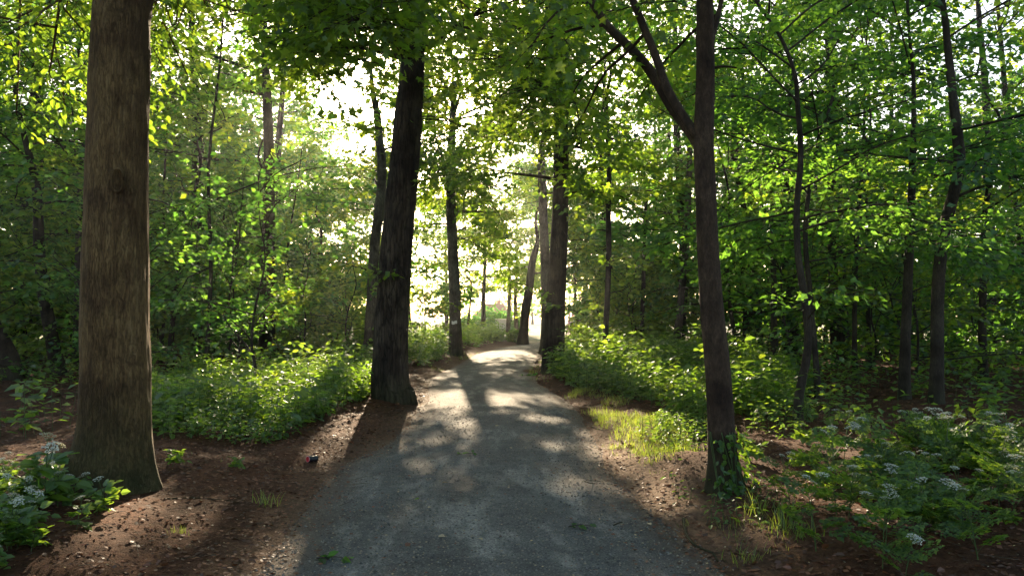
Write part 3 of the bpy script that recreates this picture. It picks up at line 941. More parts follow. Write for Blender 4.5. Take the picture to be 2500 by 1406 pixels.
# right-hand wood: young trees whose stems show
tree('twin_stem_tree', 'young tree with a curved thin stem and many dark arching side twigs', 'tree',
    [(1948, 1030, 24), (1952, 960, 21), (1972, 850, 19), (1966, 740, 18), (1948, 620, 16), (1946, 500, 15), (1955, 380, 14), (1947, 250, 12), (1940, 180, 10), (1905, 90, 8), (1850, 10, 7), (1815, -60, 6)],
    'bark_dark', 'leaf_elm', 6.2, 2.6, 2.3, 15, leaf=0.10, per_m=39, seed=21, flare=0.2, sides=14, rings=60, gap=0.22, lowsprout=3)
tree('companion_tree', 'second thin stem rising close behind the curved young tree', 'tree',
    [(1998, 972, 17), (1990, 860, 14), (1978, 720, 13), (1966, 560, 12), (1990, 380, 9), (2040, 200, 7)],
    'bark_dark', 'leaf_elm', 6.5, 2.4, 2.6, 15, leaf=0.11, per_m=36, seed=22, flare=0.2, sides=12, rings=50, gap=0.22)
tree('kinked_tree', 'dark kinked trunk against bright sky deep in the wood at far right', 'tree',
    [(2287, 985, 34), (2288, 880, 30), (2290, 700, 29), (2306, 560, 28), (2340, 420, 27), (2338, 340, 26), (2328, 250, 22), (2315, 130, 18), (2300, 0, 14)],
    'bark_dark', 'leaf_elm', 11, 3.2, 3.2, 16, leaf=0.13, per_m=33, seed=23, flare=0.25, sides=16, rings=60)
tree('upright_tree', 'upright dark slim trunk left of the kinked trunk at far right', 'tree',
    [(2207, 975, 28), (2210, 850, 24), (2216, 700, 22), (2222, 560, 20), (2228, 400, 16)],
    'bark_dark', 'leaf_dark', 10, 2.8, 3.4, 20, leaf=0.13, per_m=33, seed=24, flare=0.25, sides=14, rings=40)
k = 25
for (lab, pix, H, hb, R) in [
    ('dark stocky trunk in deep shade right of the forked maple', [(1838, 870, 52), (1836, 760, 46), (1830, 640, 42), (1826, 500, 36)], 13, 4.0, 3.6),
    ('straight dark stem second right of the forked maple', [(1892, 905, 18), (1890, 780, 15), (1888, 640, 14), (1886, 480, 12)], 10, 3.0, 3.0),
    ('broad shaded trunk behind the curved young tree', [(1930, 880, 42), (1928, 760, 38), (1926, 620, 34), (1925, 480, 30)], 13, 4.0, 3.6),
    ('dark stem near the bright clearing at the far right border', [(2400, 930, 22), (2398, 800, 18), (2402, 650, 16), (2410, 480, 13)], 10, 2.6, 3.2),
    ('thin stem halfway between the young tree and the upright trunk', [(2088, 930, 14), (2086, 800, 11), (2090, 650, 10), (2098, 480, 9)], 8, 2.2, 2.8),
    ('thin stem in the sunny gap right of the roadside trunk', [(1410, 838, 11), (1408, 780, 9), (1404, 720, 8), (1402, 640, 7)], 9, 3.6, 2.6),
    ('second thin stem in the sunny gap beside the pink blossom', [(1424, 832, 11), (1426, 780, 9), (1430, 720, 8), (1434, 640, 7)], 9, 3.6, 2.6),
    ('hazy slim stem behind the slender curved stem', [(1566, 868, 13), (1568, 780, 11), (1572, 660, 10), (1575, 520, 8)], 10, 3.2, 3.0),
    ('leaning dark trunk far left behind the massive trunk', [(142, 915, 34), (125, 820, 30), (104, 700, 27), (95, 600, 25), (88, 450, 20)], 11, 4.0, 3.4),
    ('stooping black trunk at the left border of the picture', [(32, 925, 48), (22, 870, 42), (-6, 815, 36), (-40, 740, 32), (-70, 600, 26)], 9, 3.6, 3.2),
    ('dark upright trunk half hidden by the massive trunk', [(192, 905, 30), (194, 800, 28), (198, 600, 26), (205, 400, 22)], 12, 3.6, 3.2),
    ('thin dark stem leaning right in the left thicket', [(414, 905, 16), (420, 800, 13), (432, 690, 12), (455, 560, 10), (490, 400, 8)], 8, 2.2, 2.8),
    ('crooked thin stem near the sparkling leaves in the left thicket', [(812, 852, 12), (800, 780, 10), (788, 720, 9), (780, 650, 9), (784, 560, 7)], 8, 2.2, 2.8),
    ('slight sapling by the white-marked trunk', [(1141, 822, 7), (1143, 790, 6), (1148, 740, 5), (1150, 690, 5)], 6, 2.6, 1.4),
    ('straight slim stem in the middle of the left thicket', [(640, 880, 14), (644, 760, 12), (650, 600, 11), (655, 450, 9)], 9, 2.6, 3.0),
]:
    tree('young_tree', lab, 'tree', pix, 'bark_dark', 'leaf_elm' if k % 2 else 'leaf_maple', H, hb, R, 16, leaf=0.15, per_m=19, seed=k, flare=0.25, sides=12, rings=36, lowsprout=3)
    k += 1


# ------------------------------------------------------------------ 3. the rest of the wood: thickets and background trees
def free_tree(name, label, cat, x, y, H, hb, R, nb, r0, bark, leafm, leaf, per_m, seed, group, sides=9, gap=0.3, elev=(0.1, 0.9), fan=0.4, shape='rhomb', nocull=False):
    rg = np.random.default_rng(seed + 5000)
    z = float(ground_h(x, y))
    b = np.array([x, y, z])
    lx, ly = rg.normal(0, 0.05, 2)
    pts = [(x, y, z - 0.3, r0 * 1.1)]
    for q in range(1, 6):
        t = q / 5
        pts.append((x + lx * H * t + rg.normal(0, 0.1), y + ly * H * t + rg.normal(0, 0.1), z + H * t, r0 * (1 - 0.88 * t)))
    line = smooth_line(pts, 16)
    root = empty(name, b, label, cat, group)
    tb = MB(); cb = MB()
    tube(tb, line, sides)
    lines = []
    for q in range(nb):
        u = (q + 0.5) / nb
        zz = z + hb + (H - hb) * u
        c = [np.interp(zz, line[:, 2], line[:, w]) for w in range(4)]
        prof = math.sin(PI * min(1, 0.25 + 0.72 * u)) ** 0.7
        ln = branch_line(rg, c[:3], q * 2.4 + rg.normal(0, 0.4), elev[0] + (elev[1] - elev[0]) * u + rg.normal(0, 0.15), R * prof * rg.uniform(0.7, 1.2) + 0.2, max(0.008, c[3] * 0.35))
        if nocull or dark_ok(ln):
            tube(tb, ln, 4)
        lines.append(ln)
    spray(rg, cb, lines, leaf, shape, per_m, gap=gap, fan=fan, nocull=nocull)
    tb.build('trunk', bark, root, b)
    cb.build('crown', ['twig', leafm], root, b)
    return root


rg = np.random.default_rng(77)


def scatter(n, x0, x1, y0, y1, mind, avoid=()):
    out = []
    tries = 0
    while len(out) < n and tries < 4000:
        tries += 1
        x, y = rg.uniform(x0, x1), rg.uniform(y0, y1)
        if xl(y) - 1.6 < x < xr(y) + 1.6 or abs(x) > 0.68 * y + 4:
            continue
        if mind > 2 and 690 < CX + FPX * x / y < 905:
            continue                                # the sky stays open here
        zs = np.linspace(1.5, 11, 40)
        tp = np.column_stack([np.full(40, x), np.full(40, y), zs])
        if tries < 3000 and in_light(tp).mean() > 0.04:
            continue
        if all((x - a) ** 2 + (y - b) ** 2 > mind ** 2 for a, b in out + list(avoid)):
            out.append((x, y))
    return out


TONE = {'leaf_maple': 'bright green', 'leaf_elm': 'mid green', 'leaf_beech': 'yellow-green', 'leaf_dark': 'dark green', 'leaf_oak': 'olive green'}


def spot_words(x, y):
    """where in the wood, told by the trunks that stand out"""
    px = CX + FPX * x / y
    for lim, w in ((205, 'left of the massive trunk'), (370, 'behind the massive trunk'), (520, 'just right of the massive trunk'), (680, 'in the middle of the left thicket'), (1000, 'behind the leaning oak'),
                   (1350, 'by the path bend'), (1500, 'around the slender curved stem'), (1690, 'left of the forked maple'), (1880, 'right behind the forked maple'), (2060, 'around the curved young tree'),
                   (2250, 'around the upright far right trunk'), (2390, 'around the kinked far right trunk')):
        if px < lim:
            return w
    return 'at the far right border'


def row_words(y): return 'in the front row' if y < 21 else 'farther back' if y < 32 else 'deepest in the wood'


s = 0
LK = ['leaf_maple', 'leaf_elm', 'leaf_beech', 'leaf_dark', 'leaf_elm']
# low leafy thicket, left and right
for (n, x0, x1, y0, y1, lab, grp) in [
    (52, -24, -4.2, 14, 44, 'low leafy shrub in the thicket on the left side of the wood', 'shrubs of the left thicket'),
    (56, 4.6, 28, 14, 44, 'low leafy shrub in the shady thicket on the right side of the wood', 'shrubs of the right thicket')]:
    for (x, y) in scatter(n, x0, x1, y0, y1, 1.7):
        dist = math.hypot(x, y)
        free_tree('leafy_shrub', TONE[LK[s % 5]] + ' leafy thicket shrub ' + spot_words(x, y) + ' ' + row_words(y), 'shrub', x, y, rg.uniform(2.8, 5.8), 0.3, rg.uniform(1.5, 2.4), 15, 0.035, 'bark_dark', LK[s % 5], max(0.11, 0.0066 * dist), 28 if dist < 22 else 23, s, grp, sides=6, elev=(0.2, 1.1))
        s += 1
# middle-storey trees
for (n, x0, x1, y0, y1, lab, grp) in [
    (40, -28, -4.2, 17, 50, 'slim leafy tree in the depth of the wood left of the path', 'slim trees deep in the left wood'),
    (40, 4.2, 32, 17, 50, 'slim leafy tree in the depth of the wood right of the path', 'slim trees deep in the right wood')]:
    for (x, y) in scatter(n, x0, x1, y0, y1, 2.3):
        dist = math.hypot(x, y)
        free_tree('slim_tree', 'slim ' + TONE[LK[s % 5]] + ' tree ' + spot_words(x, y) + ' ' + row_words(y), 'tree', x, y, rg.uniform(8, 13), rg.uniform(0.9, 2.2), rg.uniform(2.4, 3.5), 22, rg.uniform(0.045, 0.085), 'bark_dark', LK[s % 5], max(0.13, 0.0068 * dist), 17, s, grp, sides=8)
        s += 1
# tall trees of the wood
for (n, x0, x1, y0, y1, lab, grp) in [
    (16, -30, -4, 24, 60, 'tall broad-crowned tree at the back of the left wood', 'tall trees at the back of the left wood'),
    (15, 4.5, 34, 24, 56, 'tall broad-crowned tree at the back of the right wood', 'tall trees at the back of the right wood')]:
    for (x, y) in scatter(n, x0, x1, y0, y1, 4.0):
        free_tree('tall_tree', 'tall broad ' + TONE[LK[s % 5]] + ' tree ' + spot_words(x, y) + ' ' + row_words(y), 'tree', x, y, rg.uniform(15, 20), rg.uniform(5, 8), rg.uniform(4, 5.2), 26, rg.uniform(0.2, 0.3), 'bark_dark', LK[s % 5], 0.26, 15, s, grp, sides=10, gap=0.4)
        s += 1
# crowns that close over the bend; their trunks stand behind the nearer ones
for (px, dp, H, hb, R_, lab) in [(1109, 43, 16, 4.6, 4.8, 'tree closing over the path directly behind the white-marked trunk'), (1000, 53, 19, 4.4, 5.4, 'tree at the wood edge hidden behind the leaning oak'),
                                 (975, 45, 17, 5.5, 4.8, 'tree behind the lower half of the leaning oak'), (925, 58, 19, 6.0, 5.4, 'tree at the wood edge behind the forked trunk'),
                                 (1346, 49, 17, 4.4, 5.2, 'tree just behind the pair of trunks at the right path edge'), (1356, 60, 19, 4.0, 5.4, 'tree at the wood edge behind the pair of trunks'),
                                 (1180, 66, 18, 4.6, 5.2, 'tree standing beyond the bend against the open sky'),
                                 (1262, 74, 15, 3.6, 5.0, 'round leafy tree across the meadow edge right behind the leaning bend trunk'), (1090, 76, 15, 3.0, 5.0, 'leafy tree beyond the meadow edge left of the white-marked trunk'),
                                 (560, 54, 15, 2.0, 5.0, 'low-branched leafy tree at the far edge of the left thicket'), (660, 57, 16, 2.0, 5.4, 'low-branched tree at the wood edge behind the left thicket'), (760, 52, 14, 1.8, 4.8, 'low-branched bushy tree at the wood edge left of the forked trunk'),
                                 (850, 60, 13, 1.8, 5.0, 'low-branched leafy tree at the wood edge directly left of the forked trunk')]:
    p = at(px, 800, dp)
    free_tree('edge_tree', lab, 'tree', p[0], dp, H, hb, R_, 30, 0.2, 'bark_oak', LK[s % 3], 0.25, 24, 700 + s, 'trees closing over the path bend', sides=10, gap=0.36)
    s += 1
# leafy shrubs beside the path further on
for (px, dp, h, lab) in [(1040, 36, 3.4, 'bushy shrub between the leaning oak and the white-marked trunk'), (990, 42, 4.6, 'tall bushy shrub just right of the leaning oak'), (860, 26, 4.0, 'dense shrub left of the forked trunk'),
                         (820, 33, 5.5, 'tall dense shrub farther back left of the forked trunk'), (740, 27, 4.4, 'dense leafy shrub in the middle of the left thicket'), (700, 38, 6.0, 'tall leafy shrub at the back of the left thicket'),
                         (600, 24, 4.0, 'wide leafy shrub in the left thicket'), (1460, 34, 3.2, 'bushy shrub right of the stout roadside trunk'), (1530, 30, 3.6, 'leafy shrub behind the slender curved stem'), (1600, 38, 5.5, 'tall leafy shrub behind the slim shaded stem')]:
    p = at(px, 800, dp)
    free_tree('leafy_shrub', lab, 'shrub', p[0], dp, h, 0.3, 0.5 * h + 0.4, 20, 0.03, 'bark_dark', LK[s % 3], max(0.12, 0.0055 * dp), 30, 800 + s, 'shrubs along the path', sides=6, elev=(0.2, 1.1))
    s += 1
# the wood goes on beside and behind the place where the photograph was taken
for (x, y) in [(-8, 0), (-6.5, -8), (8, -6), (-12, 6), (13, 4), (-3.5, -14), (4, -15), (-14, -5), (15, -8)]:
    free_tree('woodland_tree', 'tall tree of the wood beside and behind the viewpoint', 'tree', x, y, rg.uniform(13, 17), rg.uniform(3.5, 6), rg.uniform(4.5, 5.5), 18, 0.22, 'bark_dark', LK[s % 5], 0.36, 7, s, 'trees around the viewpoint', sides=8, gap=0.45)
    s += 1

# ------------------------------------------------------------------ 4. undergrowth
def herb_patch(name, mats, pts, hgt, leaf, shape, nodes, rg):
    """upright herbs with pairs of leaves; pts n x 2"""
    mb = MB()
    n = len(pts)
    x, y = pts[:, 0], pts[:, 1]
    z = ground_h(x, y)
    big = 1 + 0.9 * vnoise(x, y, 0.8) + 0.5 * vnoise(x, y, 2.3)
    h = hgt * rg.uniform(0.5, 1.25, n) * big
    lean = rg.normal(0, 0.14, (n, 2))
    b = np.column_stack([x, y, z - 0.02]); t = np.column_stack([x + lean[:, 0] * h, y + lean[:, 1] * h, z + h])
    sticks(mb, b, t, np.full(n, 0.004), np.full(n, 0.002), 0)
    for k in range(nodes):
        u = 0.28 + 0.72 * k / max(1, nodes - 1)
        c = b + (t - b) * u
        az0 = rg.uniform(0, 2 * PI, n)
        for q in range(2 + (k == nodes - 1)):
            az = az0 + q * PI * (2 / 3 if k == nodes - 1 else 1) + rg.normal(0, 0.3, n)
            dz = rg.normal(-0.12, 0.28, n)
            ax = np.column_stack([np.cos(az), np.sin(az), dz])
            st = rg.uniform(0.01, 0.05, n)[:, None]
            nr = np.column_stack([rg.normal(0, 0.3, n), rg.normal(0, 0.3, n), np.ones(n)])
            leaves(mb, c + ax * st, ax, nr, leaf * rg.uniform(0.65, 1.3, n) * (1.1 - 0.3 * u) * (0.55 + 0.45 * big), shape, 1)
    o = mb.build(name, mats)
    return tag(o, kind='stuff')


def poly_points(poly, dens, rg, jitter=True):
    """random points in a ground polygon given in pixels"""
    P = np.array([flat(*p) for p in poly])
    x0, y0 = P.min(0); x1, y1 = P.max(0)
    n = int((x1 - x0) * (y1 - y0) * dens)
    q = np.column_stack([rg.uniform(x0, x1, n), rg.uniform(y0, y1, n)])
    ins = np.zeros(n, bool)
    j = len(P) - 1
    for i in range(len(P)):
        xi, yi = P[i]; xj, yj = P[j]
        c = ((yi > q[:, 1]) != (yj > q[:, 1])) & (q[:, 0] < (xj - xi) * (q[:, 1] - yi) / (yj - yi + 1e-12) + xi)
        ins ^= c
        j = i
    q = q[ins]
    w = vnoise(q[:, 0], q[:, 1], 0.9) + vnoise(q[:, 0], q[:, 1], 2.5) * 0.5
    return q[w > -0.42]


rg = np.random.default_rng(5)
o = herb_patch('nettle_bed', ['stem', 'leaf_nettle'], poly_points([(330, 1112), (520, 1112), (690, 1098), (810, 1030), (880, 1000), (925, 975), (905, 930), (560, 940), (330, 985)], 58, rg), 0.40, 0.105, 'oval', 6, rg)
tag(o, 'bed of leafy nettles between the massive trunk and the dark leaning oak', 'nettles')
o = herb_patch('nettle_bed', ['stem', 'leaf_nettle'], poly_points([(1345, 928), (1400, 958), (1500, 985), (1600, 1010), (1700, 1060), (1900, 1060), (2000, 1000), (1800, 900), (1500, 862), (1380, 855)], 34, rg), 0.52, 0.13, 'rhomb', 6, rg)
tag(o, 'bed of leafy nettles behind the verge on the right of the path', 'nettles')
o = herb_patch('nettle_bed', ['stem', 'leaf_nettle'], poly_points([(985, 905), (1040, 905), (1090, 880), (1085, 860), (960, 860), (850, 880)], 24, rg), 0.75, 0.15, 'rhomb', 6, rg)
tag(o, 'bed of bright leafy herbs in front of the white-marked trunk', 'herbs')
o = herb_patch('nettle_bed', ['stem', 'leaf_nettle'], poly_points([(1125, 860), (1200, 846), (1235, 838), (1200, 826), (1110, 832)], 9, rg), 0.8, 0.2, 'rhomb', 6, rg)
tag(o, 'bed of sunlit herbs beyond the white-marked trunk', 'herbs')
o = herb_patch('sunlit_herbs', ['stem', 'leaf_elder'], poly_points([(1560, 1085), (1620, 1125), (1735, 1130), (1740, 1040), (1640, 1015)], 60, rg), 0.22, 0.075, 'oval', 4, rg)
tag(o, 'low sunlit herbs on the verge just left of the forked maple', 'herbs')
o = herb_patch('sunlit_herbs', ['stem', 'leaf_elder'], poly_points([(1530, 1120), (1610, 1215), (1780, 1330), (1960, 1330), (1900, 1230), (1700, 1190), (1640, 1130)], 13, rg), 0.13, 0.06, 'oval', 3, rg)
tag(o, 'scattered small weeds on the bare soil of the right verge', 'weeds')
o = herb_patch('sunlit_herbs', ['stem', 'leaf_elder'], poly_points([(1820, 1110), (1960, 1110), (2000, 1060), (1850, 1050)], 22, rg), 0.25, 0.08, 'oval', 4, rg)
tag(o, 'low herbs behind the forked maple', 'herbs')
q = poly_points([(400, 1090), (700, 1085), (880, 1000), (900, 935), (560, 945)], 4, rg)
o = herb_patch('tall_weeds', ['stem', 'leaf_elder'], q, 0.75, 0.15, 'broad', 5, rg)
tag(o, 'taller broad-leaved weeds sticking out of the left nettle bed', 'weeds')
q = poly_points([(1345, 925), (1500, 985), (1700, 1060), (1900, 1060), (1800, 900), (1500, 865)], 4, rg)
o = herb_patch('tall_weeds', ['stem', 'leaf_parsley'], q, 0.85, 0.17, 'broad', 6, rg)
tag(o, 'taller broad-leaved weeds sticking out of the right nettle bed', 'weeds')
# sparse low plants over the whole forest floor
n = 7000
q = np.column_stack([rg.uniform(-24, 26, n), 8 + 36 * rg.random(n) ** 1.2])
d = np.maximum(xl(q[:, 1]) - q[:, 0], q[:, 0] - xr(q[:, 1]))
q = q[(d > 2.2) & (vnoise(q[:, 0], q[:, 1], 0.45) > -0.12) & (np.hypot(q[:, 0], q[:, 1]) > 11)]
o = herb_patch('ground_cover', ['stem', 'leaf_elder'], q, 0.42, 0.14, 'rhomb', 4, rg)
tag(o, 'low green plants scattered over the forest floor', 'plants')


# ------------------------------------------------------------------ 5. grass, dead leaves
def grass_blades(mb, pts, h, rg, per, spread=0.05, mi=0):
    n = len(pts)
    idx = np.repeat(np.arange(n), per)
    N = len(idx)
    p = pts[idx] + rg.normal(0, spread, (N, 2))
    z = path_z(p[:, 0], p[:, 1])
    pos = np.column_stack([p, z - 0.01])
    az = rg.uniform(0, 2 * PI, N)
    ax = np.column_stack([np.cos(az) * 0.45, np.sin(az) * 0.45, rg.uniform(0.5, 1.2, N)])
    nr = np.column_stack([-np.cos(az), -np.sin(az), 0.6 * np.ones(N)])
    leaves(mb, pos, ax, nr, h * rg.uniform(0.45, 1.25, N), 'blade', mi)


mb = MB()
for poly, dens, h, per in [
    ([(1380, 968), (1430, 1010), (1490, 1070), (1550, 1120), (1640, 1165), (1710, 1130), (1640, 1040), (1540, 1000), (1420, 950)], 75, 0.13, 14),
    ([(1560, 1190), (1640, 1260), (1760, 1400), (1950, 1400), (1900, 1300), (1700, 1190)], 22, 0.09, 8),
    ([(1470, 1085), (1560, 1180), (1650, 1230), (1720, 1200), (1700, 1130), (1600, 1110)], 26, 0.08, 8),
    ([(1290, 930), (1330, 945), (1345, 925), (1320, 880), (1300, 890)], 12, 0.16, 10),
    ([(1060, 920), (1130, 880), (1180, 862), (1160, 856), (1100, 872), (1050, 905)], 5, 0.16, 8),
    ([(380, 1200), (520, 1190), (620, 1180), (560, 1130), (400, 1140)], 5, 0.08, 6)]:
    pts = poly_points(poly, dens, rg)
    pts = pts[vnoise(pts[:, 0], pts[:, 1], 1.6) > -0.1]
    grass_blades(mb, pts, h, rg, per)
tag(mb.build('verge_grass', 'grass'), 'short thin grass growing along the verges', 'grass', kind='stuff')

TUFTS = [(1905, 1290, 0.24, 'bright sunlit grass tuft below the cow parsley on the right verge'),
         (1850, 1250, 0.22, 'upright sunlit grass tuft below the forked maple'),
         (1950, 1310, 0.18, 'wide sunlit grass tuft at the foot of the cow parsley'),
         (1585, 1130, 0.12, 'low grass tuft in the brightest sun patch beside the path'),
         (1650, 1080, 0.16, 'leafy grass tuft glowing in sun left of the forked maple'),
         (1480, 1020, 0.16, 'grass tuft at the edge of the path before the right nettle bed'),
         (1820, 1370, 0.14, 'shaded grass tuft near the bottom of the right verge'),
         (645, 1232, 0.14, 'lone yellow-green grass tuft on the bare left verge'),
         (440, 1300, 0.08, 'flat green tuft in the sunny patch on the left verge'),
         (1500, 1095, 0.1, 'short grass tuft on the reddish soil at the right path edge')]
for (px, py, h, lab) in TUFTS:
    p = G(px, py)
    mb = MB()
    grass_blades(mb, np.array([p[:2]]), h, rg, 46, 0.055 if h > 0.09 else 0.03)
    tag(mb.build('grass_tuft', 'grass', None, p), lab, 'grass tuft', 'grass tufts on the verges')


def litter(n, xs, ys, cond, size, rg, curl=0.2):
    q = np.column_stack([rg.uniform(*xs, n), ys[0] + (ys[1] - ys[0]) * rg.random(n) ** 1.5])
    d = np.maximum(xl(q[:, 1]) - q[:, 0], q[:, 0] - xr(q[:, 1]))
    q = q[cond(d, q)]
    N = len(q)
    z = path_z(q[:, 0], q[:, 1]) + rg.uniform(0.002, 0.009, N)
    az = rg.uniform(0, 6.28, N)
    ax = np.column_stack([np.cos(az), np.sin(az), rg.normal(0, 0.7 * curl, N)])
    nr = np.column_stack([rg.normal(0, 1.2 * curl, N), rg.normal(0, 1.2 * curl, N), np.ones(N)])
    return np.column_stack([q, z]), ax, nr, size * rg.uniform(0.5, 1.3, N)


mb = MB()
leaves(mb, *litter(52000, (-8, 8), (4, 18), lambda d, q: (d > -0.05 + 0.25 * vnoise(q[:, 0], q[:, 1], 1.5)) & (np.abs(q[:, 0]) < q[:, 1] * 0.7 + 1), 0.040, rg), 'bit', 0)
leaves(mb, *litter(13000, (-8, 8), (4, 14), lambda d, q: (d > 0.15) & (vnoise(q[:, 0], q[:, 1], 1.1) > -0.15) & (np.abs(q[:, 0]) < q[:, 1] * 0.7 + 1), 0.058, rg, 0.32), 'oval', 0)
leaves(mb, *litter(16000, (-16, 18), (14, 34), lambda d, q: d > 0.0, 0.10, rg), 'bit', 0)
leaves(mb, *litter(24000, (-4, 4), (4, 22), lambda d, q: (d > -0.9) & (d < 0.6) & (rg.random(len(d)) < np.exp(-np.abs(d) * 3.4)), 0.035, rg, 0.09), 'bit', 0)
leaves(mb, *litter(2200, (-4.5, 4), (4, 16), lambda d, q: d > -0.5, 0.018, rg), 'bit', 1)
tag(mb.build('leaf_litter', ['litter', 'litter_pale']), 'reddish-brown dead leaves covering the forest floor', 'dead leaves', kind='stuff')
mb = MB()
leaves(mb, *litter(1500, (-2, 2), (4.5, 30), lambda d, q: d < -0.05, 0.026, rg, 0.07), 'bit', 0)
leaves(mb, *litter(1000, (-2, 2), (4.5, 30), lambda d, q: d < -0.05, 0.024, rg, 0.07), 'bit', 1)
tag(mb.build('path_litter', ['litter', 'litter_pale']), 'tiny bits of bark and petals strewn on the path', 'debris', kind='stuff')


# little dead twigs on the soil
N = 700
q = np.column_stack([rg.uniform(-7, 7, N), 4.5 + 12 * rg.random(N) ** 1.4])
d = np.maximum(xl(q[:, 1]) - q[:, 0], q[:, 0] - xr(q[:, 1]))
q = q[(d > -0.25) & (np.abs(q[:, 0]) < 0.72 * q[:, 1] + 0.5)]
N = len(q)
a_ = rg.uniform(0, PI, N); L_ = rg.uniform(0.05, 0.22, N)
e = q + np.column_stack([np.cos(a_) * L_, np.sin(a_) * L_])
mb = MB()
sticks(mb, np.column_stack([q, path_z(q[:, 0], q[:, 1]) + 0.008]), np.column_stack([e, path_z(e[:, 0], e[:, 1]) + rg.uniform(0.005, 0.03, N)]), rg.uniform(0.0015, 0.004, N), np.full(N, 0.0012))
tag(mb.build('twig_litter', 'bark_grey'), 'small dead twigs strewn over the forest floor', 'twigs', kind='stuff')

# loose grit on the path
N = 14000
q = np.column_stack([rg.uniform(-2.2, 1.8, N), 4.4 + 10 * rg.random(N) ** 1.7])
d = np.maximum(xl(q[:, 1]) - q[:, 0], q[:, 0] - xr(q[:, 1]))
q = q[d < 0.1]
N = len(q)
oct_ = np.array([(1, 0, 0), (0, 1, 0), (-1, 0, 0), (0, -1, 0), (0, 0, 0.7), (0, 0, -0.7)])
of_ = np.array([(0, 1, 4), (1, 2, 4), (2, 3, 4), (3, 0, 4), (1, 0, 5), (2, 1, 5), (3, 2, 5), (0, 3, 5)])
sz = rg.uniform(0.003, 0.011, (N, 1, 1)) ** 1.0 * rg.uniform(0.7, 1.3, (N, 6, 1))
V = np.column_stack([q, path_z(q[:, 0], q[:, 1]) + 0.002])[:, None, :] + oct_[None] * sz
mb = MB(); mb.add(V.reshape(-1, 3), (of_[None] + (np.arange(N) * 6)[:, None, None]).reshape(-1, 3))
M['grit'] = leaf_mat('grit', (0.20, 0.19, 0.175), (0.01, 0.01, 0.01), gloss=0.03, mixf=0.02, spread=0.7)
tag(mb.build('path_grit', 'grit'), 'loose grit lying on the path surface', 'grit', kind='stuff')


# ------------------------------------------------------------------ 6. white-flowered plants in the foreground
def compound_leaf(rg, L, pairs, leaf, matname, wide=0.5):
    """a leaf along +X with side branches of toothed leaflets"""
    mb = MB()
    pts = np.array([(0, 0, 0), (0.35 * L, 0, 0.10 * L), (0.7 * L, 0, 0.10 * L), (L, 0, 0.0)])
    tube(mb, np.column_stack([smooth_line(np.column_stack([pts, np.full(4, 0.0022)]), 6)[:, :3], np.linspace(0.0025, 0.001, 6)]), 3, 0)
    pos = []; ax = []
    for k in range(pairs):
        u = 0.32 + 0.62 * k / pairs
        base = np.array([np.interp(u * L, pts[:, 0], pts[:, q]) for q in range(3)])
        for sg in (-1, 1):
            sl_ = L * wide * (1 - 0.75 * k / pairs)
            dirn = np.array([0.55, sg * 0.85, -0.1]); dirn /= np.linalg.norm(dirn)
            m = max(2, int(sl_ / leaf * 1.6))
            for q in range(m):
                f = (q + 0.8) / m
                for s2 in (-1, 1):
                    pos.append(base + dirn * sl_ * f + rg.normal(0, 0.006, 3)); ax.append(dirn * 0.8 + np.array([0.5, -sg * 0.5, 0]) * s2 * 0.9 + rg.normal(0, 0.15, 3))
    pos.append(pts[-1] * 0.95); ax.append(np.array([1, 0, -0.2]))
    pos = np.array(pos); ax = np.array(ax)
    nr = np.column_stack([rg.normal(0, 0.25, len(pos)), rg.normal(0, 0.25, len(pos)), np.ones(len(pos))])
    leaves(mb, pos, ax, nr, leaf * rg.uniform(0.7, 1.2, len(pos)), 'broad' if leaf > 0.06 else 'rhomb', 1)
    o = mb.build('leaf', ['stem', matname])
    me = o.data
    bpy.data.objects.remove(o)
    return me


def umbel_mesh(rg, R):
    mb = MB()
    n = 13
    az = np.arange(n) * 2.4; rr = R * np.sqrt((np.arange(n) + 0.4) / n)
    tips = np.column_stack([rr * np.cos(az), rr * np.sin(az), 0.9 * R - 0.35 * rr ** 2 / R])
    sticks(mb, np.zeros((n, 3)), tips, np.full(n, 0.0012), np.full(n, 0.0008), 0)
    idx = np.repeat(np.arange(n), 9)
    N = len(idx)
    pos = tips[idx] + np.column_stack([rg.normal(0, R * 0.13, N), rg.normal(0, R * 0.13, N), rg.normal(0.002, 0.002, N)])
    a_ = rg.uniform(0, 6.28, N)
    ax = np.column_stack([np.cos(a_), np.sin(a_), rg.normal(0, 0.15, N)])
    leaves(mb, pos, ax, np.column_stack([rg.normal(0, .2, N), rg.normal(0, .2, N), np.ones(N)]), R * 0.26 * rg.uniform(0.7, 1.2, N), 'bit', 1)
    o = mb.build('flower_umbel', ['stem', 'petal'])
    me = o.data
    bpy.data.objects.remove(o)
    return me


rg = np.random.default_rng(11)
PARS = [compound_leaf(rg, L, 5, 0.050, 'leaf_parsley', 0.42) for L in (0.26, 0.32, 0.38)]
ELD = [compound_leaf(rg, L, 1, 0.105, 'leaf_elder', 0.22) for L in (0.17, 0.21)]
UMB = [umbel_mesh(rg, R) for R in (0.038, 0.048, 0.058)]


def stem_mesh(rg, h, forks):
    mb = MB()
    tips = []
    top = np.array([rg.normal(0, 0.05), rg.normal(0, 0.05), h])
    tube(mb, smooth_line([(0, 0, -0.05, 0.005), (top[0] * 0.4, top[1] * 0.4, h * 0.5, 0.004), (top[0], top[1], h, 0.0025)], 6), 4)
    tips.append(top)
    for k in range(forks):
        u = 0.55 + 0.3 * k / max(1, forks)
        s0 = top * u
        az = k * 2.2 + rg.uniform(0, 1)
        t = s0 + np.array([math.cos(az) * 0.13, math.sin(az) * 0.13, h * (1 - u) * rg.uniform(0.7, 1.05)])
        sticks(mb, s0[None], t[None], [0.003], [0.0018])
        tips.append(t)
    o = mb.build('stem', ['stem'])
    me = o.data
    bpy.data.objects.remove(o)
    return me, tips, top


